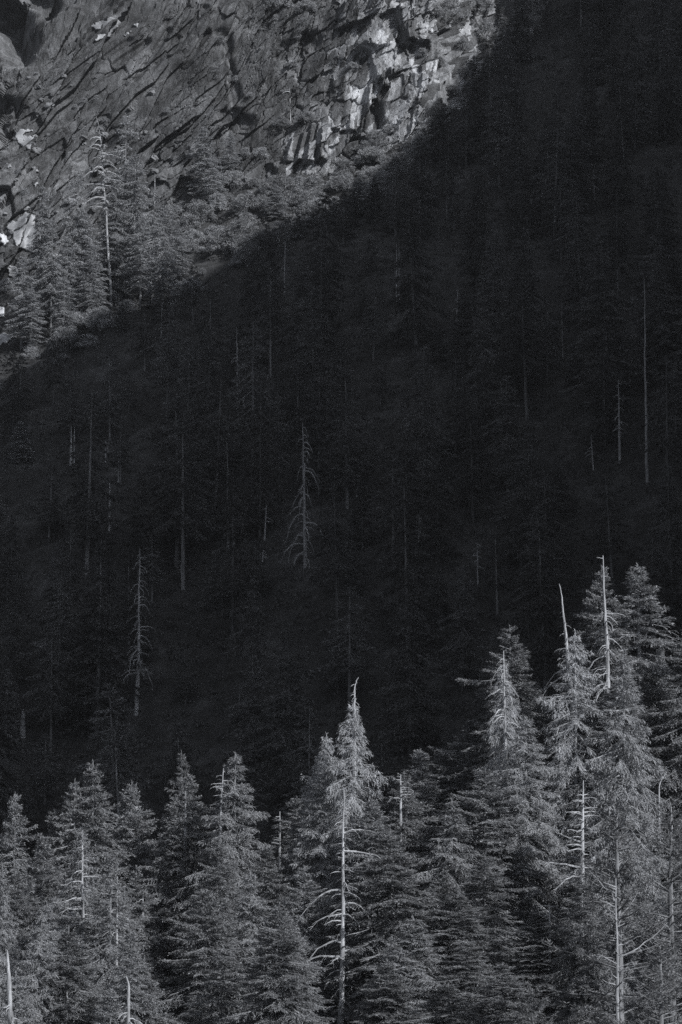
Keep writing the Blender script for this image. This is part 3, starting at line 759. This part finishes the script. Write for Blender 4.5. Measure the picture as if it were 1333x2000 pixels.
snag_front('bare_snag', 1095, 1140, 252, 1330, r0=0.15, seed=8, n=26, zone=(0.0, 0.8), Lmax=1.5, Ltop=0.25, droop=0.5, lean_px=-18, hook=(-0.12, 0.0),
           extra=[(8.2, 190, 2.8, 0.9), (7.6, 175, 2.4, 1.0)],
           label='leaning bleached snag with stub twigs, second highest of the right group')
snag_front('bare_snag', 984, 1272, 249, 1450, r0=0.13, seed=9, n=58, zone=(0.05, 0.97), Lmax=2.3, Ltop=0.6, droop=0.8, lean_px=-2,
           label='ribbed bare snag with arching limbs beside the tiered fir')
snag_front('bare_snag', 1140, 1524, 205, 1745, r0=0.16, seed=10, n=40, zone=(0.22, 0.9), Lmax=1.6, Ltop=0.9, droop=0.15, lean_px=5, up=0.22,
           extra=[(6.3, 176, 3.0, 0.1), (6.9, 188, 2.3, 0.7), (4.4, 180, 1.7, -0.2)],
           label='branchy bleached snag with many level limbs in front of the dark hollow on the right')
snag_front('bare_snag', 1288, 1512, 242.5, 1690, r0=0.11, seed=12, n=14, zone=(0.03, 0.5), Lmax=1.7, Ltop=0.7, droop=0.2, lean_px=2, hook=(0.6, 0.12),
           label='thin snag with a top hooked to the right near the right edge')
snag_front('bare_snag', 1311, 1575, 243.5, 1740, r0=0.10, seed=13, n=14, zone=(0.3, 0.95), Lmax=0.9, Ltop=0.5, droop=0.2,
           label='short grey pole snag right of the thin hooked snag', mat='deadwood_grey')
snag_front('bare_snag', 15, 1855, 208, 2060, r0=0.2, seed=14, n=14, zone=(0.0, 0.5), Lmax=2.0, Ltop=0.8, droop=0.5, lean_px=-12, taper=0.5,
           label='thick broken pale stub in the bottom left corner')
snag_front('bare_snag', 252, 1908, 205, 2060, r0=0.12, seed=15, n=16, zone=(0.1, 0.7), Lmax=1.7, Ltop=0.7, droop=0.8, hook=(-0.2, 0.05), taper=0.4,
           label='short bleached snag with a hooked tip at the bottom left')
snag_front('bare_snag', 162, 1622, 242.6, 1830, r0=0.11, seed=16, n=36, zone=(0.1, 0.95), Lmax=2.4, Ltop=0.8, droop=0.25,
           label='slim pale snag standing in the half-bare fir of the left second row', lean_px=-3)
snag_front('bare_snag', 230, 1712, 236.8, 1850, r0=0.08, seed=17, n=20, zone=(0.1, 0.97), Lmax=1.6, Ltop=1.0, droop=0.7,
           label='low snag with a curled crown of twigs in the left second row')
snag_front('bare_snag', 280, 1744, 248.8, 1900, r0=0.08, seed=18, n=16, zone=(0.2, 0.97), Lmax=1.6, Ltop=0.9, droop=0.5,
           label='slim pole snag right of the snag with a curled crown of twigs')
snag_front('bare_snag', 1073, 1766, 225, 1880, r0=0.10, seed=19, n=14, zone=(0.1, 0.9), Lmax=1.2, Ltop=0.4, droop=0.5,
           extra=[(0.15, 0, 0.8, -0.1), (0.15, 180, 0.8, 0.1)], label='short snag with a T-shaped top low on the right')
snag_front('bare_snag', 437, 1500, 252.6, 1660, r0=0.1, seed=20, n=22, zone=(0.1, 0.95), Lmax=2.2, Ltop=0.9, droop=0.2, lean_px=8,
           label='pale bare trunk running down inside the left half of the broad pale fir', mat='deadwood_grey')
snag_front('bare_snag', 363, 1545, 257, 1620, r0=0.09, seed=21, n=8, zone=(0.1, 0.95), Lmax=1.0, Ltop=0.6, droop=0.2,
           label='short pale pole inside the fir under the faint thin spire')
snag_front('bare_snag', 547, 1585, 260.5, 1680, r0=0.08, seed=22, n=12, zone=(0.1, 0.9), Lmax=2.0, Ltop=0.6, droop=0.0,
           label='pale stub with one long level limb left of the central dying pair')
snag_front('bare_snag', 783, 1512, 247, 1570, r0=0.07, seed=23, n=10, zone=(0.1, 0.95), Lmax=1.5, Ltop=0.5, droop=0.1,
           label='short bleached top at the left of the first fir right of the centre')
snag_front('bare_snag', 907, 1795, 227, 1870, r0=0.09, seed=24, n=10, zone=(0.1, 0.95), Lmax=1.1, Ltop=0.5, droop=0.0,
           label='small thin snag with a crossbar limb low right of the centre', mat='deadwood_grey')
snag_front('bare_snag', 1203, 1715, 190, 1960, r0=0.075, seed=25, n=20, zone=(0.1, 0.95), Lmax=1.8, Ltop=0.9, droop=-0.1, up=0.3,
           extra=[(5.2, 5, 3.2, -0.45), (1.0, 150, 1.8, -0.5)], label='pale snag with upcurved limbs inside the large bottom right pine', mat='deadwood_grey')
snag_front('bare_snag', 132, 1868, 221, 1990, r0=0.08, seed=26, n=10, zone=(0.1, 0.95), Lmax=0.8, Ltop=0.4, droop=0.2, mat='deadwood_grey',
           label='straight pale pole in the even conical fir low at the left')

# ------------------------------------------------------------------ MIDDLE: the forest on the shaded slope
rs = random.Random(11); pts = []; tries = 0
NMID = 299
while len(pts) < NMID and tries < 60000:
    tries += 1
    y = 335 + (735 - 335) * rs.random() ** 0.8; x = rs.uniform(-0.145, 0.145) * y
    if y > float(y_base(x)) - 3: continue
    z = float(ground_z(x, y)); px, py = to_pix(x, y, z)
    if py < bound_y(px) + 8 or (1030 < px < 1130 and py < 330): continue
    if any(abs(px - a) < w and f - 30 < py < f + 240 for a, f, w in ((275, 1392, 50), (592, 1090, 50), (1258, 945, 24), (1208, 905, 24), (640, 800, 16), (215, 1035, 18), (143, 908, 24), (778, 590, 18), (46, 1440, 18))): continue
    if any((x - a) ** 2 + (y - b) ** 2 < (5.2 if y > 560 else 6.0) ** 2 for a, b, c in pts): continue
    pts.append((x, y, z))
for (x, y, z) in pts:
    px, py = to_pix(x, y, z); room = py - bound_y(px)
    H = min(rs.choice([rs.uniform(6, 14), rs.uniform(13, 24), rs.uniform(18, 31)]), max(5, room / FPX * y * 1.15 + 2.5))
    far = y > 600
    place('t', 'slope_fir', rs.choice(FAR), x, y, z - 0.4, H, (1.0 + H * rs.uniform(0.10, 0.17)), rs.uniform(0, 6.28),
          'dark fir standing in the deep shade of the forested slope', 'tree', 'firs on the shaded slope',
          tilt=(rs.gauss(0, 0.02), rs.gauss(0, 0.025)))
print('mid trees', len(pts), tries)
# bare poles seen as thin pale lines in the shade
def snag_slope(px, py, foot, label, r0=0.14, group=None, name='shaded_snag', **kw):
    q, _ = hit(px, foot); d = q[1] - kw.pop('fwd', 0.0); p = at_depth(px, py, d); q = at_depth(px, foot, d)
    kw.setdefault('ext', 1.0)
    kw.setdefault('thick', 1.8); kw.setdefault('one', True); kw.setdefault('mat', 'deadwood_grey')
    lean = kw.pop('lean_px', 0) / FPX * d / (p[2] - q[2])
    return snag(name, p, p[2] - q[2], r0, label, group, lean=lean, **kw)
snag_slope(274, 1072, 1392, 'large dead tree with arching bare limbs standing in the shade left of the centre', 0.30, name='dead_fir', n=62, zone=(0.22, 0.97), Lmax=4.3, Ltop=0.7, droop=0.95, seed=31, lean_px=4, one=False, mat='deadwood_grey', thick=1.35, up=0.35)
snag_slope(592, 825, 1110, 'tall dead tree with drooping twigs in the shade right above the middle of the slope', 0.30, name='dead_fir', n=52, zone=(0.05, 0.97), Lmax=4.6, Ltop=1.3, droop=1.25, seed=37, lean_px=-6, one=False, mat='deadwood_grey', thick=1.6, up=0.4)
snag_slope(1258, 540, 945, 'very long thin dead pole in the shade near the right edge', 0.24, n=10, Lmax=1.4, seed=33)
snag_slope(1208, 742, 905, 'dead pole with short limbs just left of the very long pole at the right', 0.22, n=22, Lmax=1.8, seed=34)
snag_slope(640, 760, 800, 'short pale hooked stub above the middle of the shaded slope', 0.20, n=3, Lmax=0.6, seed=35, hook=(-0.4, 0))
snag_slope(215, 935, 1035, 'thin pale pole in the shade above the large dead tree on the left', 0.17, n=8, Lmax=1.0, seed=36, mat='deadwood')
snag_slope(140, 832, 908, 'thick pale pole in the shade below the left end of the sunlit ledge', 0.24, n=2, Lmax=0.6, seed=37)
snag_slope(146, 836, 905, 'slim pole right beside the thick pale pole on the left', 0.13, n=2, Lmax=0.6, seed=38)
snag_slope(775, 478, 592, 'left one of two thin pale poles high in the shade right of the centre', 0.13, n=3, Lmax=0.6, seed=39, mat='deadwood')
snag_slope(780, 482, 585, 'right one of two thin pale poles high in the shade right of the centre', 0.12, n=3, Lmax=0.6, seed=40)
snag_slope(46, 1385, 1440, 'broad pale stump standing in the shade above the left skyline firs', 0.42, n=2, Lmax=0.6, seed=41, taper=0.4, name='tall_stump', cat='stump')
snag_slope(795, 800, 870, 'pale pole halfway up the shaded slope right of the short hooked stub', 0.14, n=12, Lmax=1.2, seed=42)
snag_slope(458, 980, 1062, 'pale pole on the shaded slope left of the tall drooping dead tree', 0.14, n=2, Lmax=0.6, seed=43, mat='deadwood')
snag_slope(1098, 585, 700, 'faint pole left of the very long pole high in the right shade', 0.13, n=6, Lmax=0.8, seed=44)
rs = random.Random(21)
for (px, py, L) in [(345, 795, 60), (232, 895, 50), (355, 1090, 25), (521, 985, 70), (515, 1075, 22), 
                    (207, 860, 40), (463, 640, 160), (557, 470, 100), (640, 600, 90), (895, 560, 90), (932, 1060, 80), (1155, 850, 70), 
                    (700, 900, 70), (820, 1000, 60), (165, 1325, 60), (543, 1375, 50), (1160, 330, 60), (1210, 200, 70)]:
    snag_slope(px, py, py + L, 'thin faint dead pole among the firs of the shaded slope', 0.10 + rs.random() * 0.05, group='thin dead poles on the shaded slope', n=rs.randint(6, 18), Lmax=1.7, seed=rs.randint(100, 999), name='slope_pole', lean_px=rs.uniform(-4, 4))

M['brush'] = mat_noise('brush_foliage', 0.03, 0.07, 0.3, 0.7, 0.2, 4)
# undergrowth: nobody could count it
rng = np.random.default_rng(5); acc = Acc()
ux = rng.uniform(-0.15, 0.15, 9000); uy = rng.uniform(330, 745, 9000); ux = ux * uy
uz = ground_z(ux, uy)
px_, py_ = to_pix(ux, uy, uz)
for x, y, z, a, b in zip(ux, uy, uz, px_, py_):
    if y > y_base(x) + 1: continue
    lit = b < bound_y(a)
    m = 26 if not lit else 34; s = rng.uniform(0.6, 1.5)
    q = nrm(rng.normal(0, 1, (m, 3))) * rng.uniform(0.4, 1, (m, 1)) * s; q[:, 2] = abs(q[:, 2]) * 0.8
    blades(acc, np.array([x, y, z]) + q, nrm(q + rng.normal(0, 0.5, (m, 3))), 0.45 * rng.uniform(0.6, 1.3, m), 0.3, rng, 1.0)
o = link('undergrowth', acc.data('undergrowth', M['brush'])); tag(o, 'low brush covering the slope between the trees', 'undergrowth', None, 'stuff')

# ------------------------------------------------------------------ UPPER LEFT: sunlit ledge below the cliff
def ledge(px, tip, foot, mdl, R, label, name='ledge_fir', group=None):
    q, _ = hit(px, foot); p = at_depth(px, tip, q[1])
    return place('t', name, mdl, q[0], q[1], q[2] - 0.5, p[2] - q[2] + 0.5, R * 1.0, random.uniform(0, 6.28), label, 'tree', group)
for (px, t, f, k, R, lab) in [
    (80, 362, 640, 0, 3.4, 'slim sunlit fir beside the large triangular snow patch at the left'),
    (100, 428, 660, 1, 3.0, 'thin sunlit fir with a pale trunk just right of the large snow patch'),
    (42, 500, 680, 2, 3.2, 'short ragged fir at the left below the large snow patch'),
    (150, 328, 600, 1, 3.4, 'tiered fir just left of the bare arching snag on the ledge'),
    (162, 410, 605, 0, 3.4, 'dense fir in front of the tiered fir on the ledge'),
    (243, 222, 540, 1, 4.0, 'tall full fir just right of the bare arching snag on the ledge'),
    (262, 300, 560, 2, 4.2, 'broad dark fir below the tall full fir on the ledge'),
    (298, 370, 590, 1, 3.4, 'fir with a thin pole top at the right of the ledge tree group'),
    (318, 400, 610, 2, 3.6, 'sunlit fir with a straight pale trunk at the right end of the ledge group'),
    (205, 410, 590, 0, 3.4, 'fir whose crown hides the lower trunk of the arching snag'),
    (398, 246, 400, 0, 3.6, 'lone pointed fir growing against the slabs left of the buttress'),
    (450, 258, 345, 2, 2.2, 'small ragged fir right of the lone pointed fir by the slabs'),
    (125, 540, 670, 2, 2.8, 'small fir at the lower left of the ledge group'),
    (700, 345, 420, 0, 2.4, 'small fir at the foot of the buttress, on the edge of the shadow'),
    (595, 375, 440, 2, 2.0, 'small dark fir on the ledge below the four rock columns'),
    (540, 362, 430, 0, 2.6, 'dark fir on the ledge left of the small dark fir'),
    (225, 330, 585, 0, 3.6, 'dense fir between the arching snag and the tall full fir'),
    (275, 420, 600, 1, 3.4, 'ragged fir below the broad dark fir on the ledge'),
    (180, 480, 625, 2, 3.0, 'lower fir at the foot of the dense fir left of the arching snag'),
    (130, 460, 640, 0, 3.0, 'pale fir between the thin trunked fir and the tiered fir'),
    (60, 560, 690, 1, 3.0, 'bushy fir below the slim fir at the left'),
    (345, 440, 560, 2, 2.8, 'short wide fir right of the straight trunked fir on the ledge'),
    (418, 300, 410, 1, 2.4, 'small fir leaning on the right side of the lone pointed fir'),
    (40, 822, 905, 0, 2.4, 'single small fir catching sun below the shadow line at the left edge')]:
    ledge(px, t, f, FARLIT[k], R, lab)
snag_slope(193, 228, 552, 'tall bare snag with arching limbs highest in the ledge tree group', 0.23, name='bare_snag', n=66, zone=(0.42, 0.93), Lmax=6.8, Ltop=1.2, droop=0.55,
           seed=51, lean_px=-28, one=False, mat='deadwood', hook=(-0.5, 0.0), up=0.25, fwd=9.0, ext=8.0)
snag_slope(303, 340, 395, 'short bare pole sticking up at the right of the ledge tree group', 0.14, name='bare_snag', n=3, Lmax=1.0, seed=52, mat='deadwood')
snag_slope(566, 172, 232, 'small one-sided snag on the cliff above the rock columns', 0.12, name='bare_snag', n=0, seed=53, mat='deadwood',
           extra=[(0.5, 170, 1.0, 0.1), (0.9, 200, 2.0, 0.5), (1.5, 165, 2.6, 0.25), (1.9, 190, 1.3, 0.8), (2.7, 180, 2.9, 0.5), (3.0, 210, 1.7, 0.2), (4.1, 172, 2.3, 0.7), (4.9, 195, 1.2, 0.4), (2.2, 20, 0.9, 0.3)], lean_px=-2, fwd=1.5)

rs = random.Random(31)
def shrub_at(px, py, s, label, group=None, k=None, far=False):
    q, n = hit(px, py); m = SHRUBS[k if k is not None else rs.randrange(4)]
    return place('s', 'mountain_shrub', m, q[0], q[1], q[2] - 0.3, m['H'] * s, m['R'] * s, rs.uniform(0, 6.28), label, 'shrub', group, parts=('stem', 'foliage'))
for (px, py, s, k, lab) in [
    (735, 290, 1.15, 3, 'large dark rounded shrub in the recess under the buttress columns'),
    (765, 262, 0.9, 0, 'shrub above the large dark rounded shrub under the buttress'),
    (700, 300, 0.8, 1, 'shrub leaning from the left of the large dark rounded shrub'),
    (548, 248, 1.0, 1, 'spreading shrub at the top left of the four rock columns'),
    (600, 240, 1.1, 1, 'flat wide shrub capping the four rock columns'),
    (510, 308, 0.9, 0, 'rounded shrub at the left foot of the four rock columns'),
    (480, 305, 0.7, 2, 'upright shrub beside the rounded shrub left of the columns'),
    (648, 318, 0.75, 0, 'ball-shaped pale shrub at the right foot of the four rock columns'),
    (880, 40, 1.5, 3, 'large shrub crowning the sunlit buttress at the top'),
    (925, 30, 1.5, 3, 'dark shrub behind the crown of the buttress near the top edge'),
    (845, 30, 1.1, 1, 'shrub on the bright block near the top edge'),
    (690, 135, 0.7, 1, 'small shrub in the crack left of the bright columns'),
    (825, 110, 0.7, 2, 'narrow shrub below the dark undercut on the buttress'),
    (600, 25, 1.2, 1, 'shrub high on the shaded wall left of the overhang'),
    (545, 15, 1.2, 3, 'shrub at the top edge left of the shaded wall'),
    (575, 130, 0.6, 0, 'little shrub in the dark recess of the shaded wall'),
    (430, 85, 0.7, 0, 'little shrub on the slabs near the diagonal cracks'),
    (860, 130, 0.8, 2, 'shrub in the dark gully right of the bright block'),
    (905, 95, 0.9, 0, 'shrub right of the gully below the crown of the buttress'),
    (880, 185, 0.9, 1, 'lowest shrub on the right flank of the buttress'),
    (950, 70, 1.2, 3, 'shrub on the last sunlit rock at the right'),
    (905, 150, 0.8, 2, 'shrub halfway down the right flank of the buttress'),
    (940, 20, 1.4, 0, 'shrub at the top edge where the buttress meets the shade')]:
    shrub_at(px, py, s, lab, None, k)
n = 0
while n < 190:
    px = rs.uniform(-15, 880); b = bound_y(px)
    topy = np.interp(px, [0, 120, 200, 330, 400, 480, 560, 640, 700, 760, 830, 880], [560, 540, 520, 400, 375, 345, 365, 352, 325, 295, 268, 215])
    py = rs.uniform(topy + 6, b + 25)
    if b + 25 - topy < 12: continue
    if px < 160 and rs.random() < 0.45: continue
    if px < 45 and 585 < py < 690: continue
    shrub_at(px, py, rs.choice([rs.uniform(0.35, 0.8), rs.uniform(0.8, 1.6)]), 'rounded grey shrub of the brush belt on the sunlit ledge between cliff foot and shadow', 'shrubs of the sunlit ledge')
    n += 1
n = 0
while n < 45:
    px = rs.uniform(0, 470); py = rs.uniform(110, 380)
    if rs.random() < 0.5: px = rs.uniform(400, 660); py = rs.uniform(20, 260)
    shrub_at(px, py, rs.uniform(0.2, 0.5), 'tiny shrub rooted in a crack of the grey slabs', 'tiny shrubs on the slabs'); n += 1

# snow left in the gully and on the slabs
def snow(poly, label, mat='snow'):
    poly = [np.array(p, float) for p in poly]; A = np.array(poly)
    x0, y0 = A.min(0) - 4; x1, y1 = A.max(0) + 4; st = 1.6
    gx = np.arange(x0, x1, st); gy = np.arange(y0, y1, st); n = len(A)
    GXX, GYY = np.meshgrid(gx, gy)
    WX = GXX + 5.0 * fbm(GXX * 0.16, GYY * 0.12, 3, 21); WY = GYY + 5.0 * fbm(GXX * 0.16 + 7, GYY * 0.16, 3, 22)
    inside = np.zeros(GXX.shape, bool); dist = np.full(GXX.shape, 9e9)
    for i in range(n):
        a = A[i]; b = A[(i + 1) % n]
        cond = ((a[1] > WY) != (b[1] > WY)) & (WX < (b[0] - a[0]) * (WY - a[1]) / (b[1] - a[1] + 1e-9) + a[0])
        inside ^= cond; d, _ = seg_dist(WX, WY, a, b); dist = np.minimum(dist, d)
    use = inside | (dist < 2.2)
    T = np.full(GXX.shape, np.nan)
    for j, i in zip(*np.nonzero(use)): T[j, i] = hit(GXX[j, i], GYY[j, i])[0][1]
    med = np.nanmedian(T); T0 = T.copy()
    P_ = np.pad(np.where(use, np.clip(T, med - 9, med + 9), np.nan), 2, constant_values=np.nan)
    sh_ = lambda a, dj, di: a[2 + dj:a.shape[0] - 2 + dj, 2 + di:a.shape[1] - 2 + di]
    S_ = np.nanmin(np.stack([sh_(P_, a, b) for a in (-1, 0, 1) for b in (-1, 0, 1)]), 0)
    for _ in range(8):
        P_ = np.pad(np.where(use, S_, np.nan), 2, constant_values=np.nan)
        S_ = np.nanmean(np.stack([sh_(P_, a, b) for a in (-1, 0, 1) for b in (-1, 0, 1)]), 0)
    idx = -np.ones(GXX.shape, int); V = []
    for j, i in zip(*np.nonzero(use)):
        t = S_[j, i] - 0.25 if inside[j, i] else max(T0[j, i], S_[j, i]) + 0.5
        V.append(at_depth(GXX[j, i], GYY[j, i], t)); idx[j, i] = len(V) - 1
    V = np.array(V)
    Q = []
    for j in range(GXX.shape[0] - 1):
        for i in range(GXX.shape[1] - 1):
            q = (idx[j, i], idx[j + 1, i], idx[j + 1, i + 1], idx[j, i + 1])
            if min(q) >= 0 and max(abs(V[q[a], 1] - V[q[b], 1]) for a, b in ((0, 1), (1, 2), (2, 3), (3, 0))) < 5: Q.append(q)
    o = link('snow_patch', mesh_data('snow_patch', V, np.array(Q), M[mat], None, True))
    tag(o, label, 'snow patch')
snow([(170, 55), (185, 48), (200, 38), (222, 34), (236, 42), (228, 56), (218, 62), (216, 72), (205, 70), (192, 82), (184, 78), (196, 66), (205, 60), (190, 57)], 'forked snow patch high on the slabs at the upper left')
snow([(240, 68), (258, 60), (250, 67), (243, 71)], 'small snow streak just right of the forked snow patch')
snow([(258, 50), (272, 47), (270, 53)], 'tiny snow fleck above the small snow streak')
snow([(30, 260), (38, 252), (55, 252), (66, 256), (52, 260), (46, 264), (54, 268), (66, 264), (70, 272), (64, 286), (58, 292), (48, 288), (40, 282), (32, 272)], 'hooked round snow patch in the gully at the left')
snow([(12, 321), (20, 319), (24, 325), (16, 328)], 'tiny snow fleck under the hooked round snow patch')
snow([(60, 328), (70, 326), (74, 336), (66, 334)], 'small snow fleck right of the tiny one in the gully')
snow([(62, 360), (74, 354), (76, 360), (68, 366)], 'small snow fleck just above the large triangular snow patch')
snow([(10, 442), (30, 430), (50, 414), (70, 420), (68, 440), (82, 456), (84, 478), (70, 496), (48, 488), (32, 480), (28, 462)], 'large triangular snow patch among the firs at the left')
snow([(70, 500), (100, 492), (130, 500), (134, 518), (116, 526), (96, 520), (74, 524)], 'dull snow patch behind the firs right of the large triangular one')
snow([(14, 522), (30, 520), (40, 534), (28, 544), (18, 536)], 'small snow patch below the large triangular one')
snow([(-4, 452), (8, 458), (18, 470), (8, 478), (-4, 474)], 'bright snow patch cut by the left edge beside the large triangular one', 'snow_sunlit')
snow([(-4, 598), (8, 600), (10, 616), (-4, 622)], 'bright snow patch at the left edge halfway down the ledge', 'snow_sunlit')
snow([(-4, 654), (10, 650), (20, 656), (28, 654), (24, 664), (10, 670), (-4, 676)], 'brightest snow patch at the left edge just above the shadow line', 'snow_sunlit')

# loose rocks
def rock(px, py, s, label, group=None):
    q, n = hit(px, py); seed = rs.randint(0, 9999); rng = np.random.default_rng(seed)
    m, k = 7, 10; th = np.linspace(0, math.pi, m)[:, None]; ph = np.arange(k)[None, :] * 6.283 / k
    r = s * (1 + rng.uniform(-0.25, 0.25, (m, k))); r[0] = r[0].mean(); r[-1] = r[-1].mean()
    V = np.stack([r * np.sin(th) * np.cos(ph) * 1.3, r * np.sin(th) * np.sin(ph), r * np.cos(th) * np.ones_like(ph) * 0.75], -1)
    V = np.round(V / (s * 0.45)) * (s * 0.45) * 0.4 + V * 0.6
    V = V.reshape(-1, 3); i = np.arange(m - 1)[:, None] * k; j = np.arange(k)[None, :]; j2 = (j + 1) % k
    Q = np.stack([i + j, i + k + j, i + k + j2, i + j2], -1).reshape(-1, 4)
    o = link('boulder', mesh_data('boulder', V, Q, M['boulder'])); o.location = q + np.array([0, 0, s * 0.2])
    o.rotation_euler = (rs.uniform(-.3, .3), rs.uniform(-.3, .3), rs.uniform(0, 6.28)); tag(o, label, 'boulder', group)
for k in range(44):
    px = rs.uniform(0, 330); py = rs.uniform(150, 470)
    rock(px, py, rs.uniform(0.3, 1.05), 'grey boulder lying on the rubble of the left gully', 'boulders in the left gully')
for k in range(45):
    px = rs.uniform(480, 840); py = np.interp(px, [480, 560, 650, 700, 780, 840], [350, 366, 350, 325, 300, 275]) + rs.uniform(-2, 22)
    rock(px, py, rs.uniform(0.3, 0.8), 'pale rock at the foot of the sunlit buttress', 'pale rocks under the buttress')
# the thin air between us and the slope
hv = []
for o in SC.objects:
    if o.name.startswith(('terrain_ground', 'rock_cliff', 'side_ridge')):
        a = np.empty(len(o.data.vertices) * 3, np.float32); o.data.vertices.foreach_get('co', a); hv.append(a.reshape(-1, 3))
hv = np.concatenate(hv); lo = hv.min(0) - np.array([20, 20, 1.0]); hi = hv.max(0) + np.array([20, 20, 40.0])
hb = np.array([[x, y, z] for z in (lo[2], hi[2]) for y in (lo[1], hi[1]) for x in (lo[0], hi[0])])
hq = np.array([[0, 2, 3, 1], [4, 5, 7, 6], [0, 1, 5, 4], [2, 6, 7, 3], [0, 4, 6, 2], [1, 3, 7, 5]])
hm = bpy.data.materials.new('thin_haze'); hm.use_nodes = True; nt = hm.node_tree; nt.nodes.remove(nt.nodes['Principled BSDF'])
pv = nt.nodes.new('ShaderNodeVolumePrincipled'); pv.inputs['Color'].default_value = (0.93, 0.96, 1.0, 1); pv.inputs['Density'].default_value = 1.2e-4; pv.inputs['Anisotropy'].default_value = 0.7
nt.links.new(pv.outputs[0], nt.nodes['Material Output'].inputs['Volume'])
tag(link('haze', mesh_data('haze', hb, hq, hm)), 'thin pale air between the near trees and the cliff', 'haze', None, 'stuff')
print('haze box', lo, hi)
print('objects', len(SC.objects))
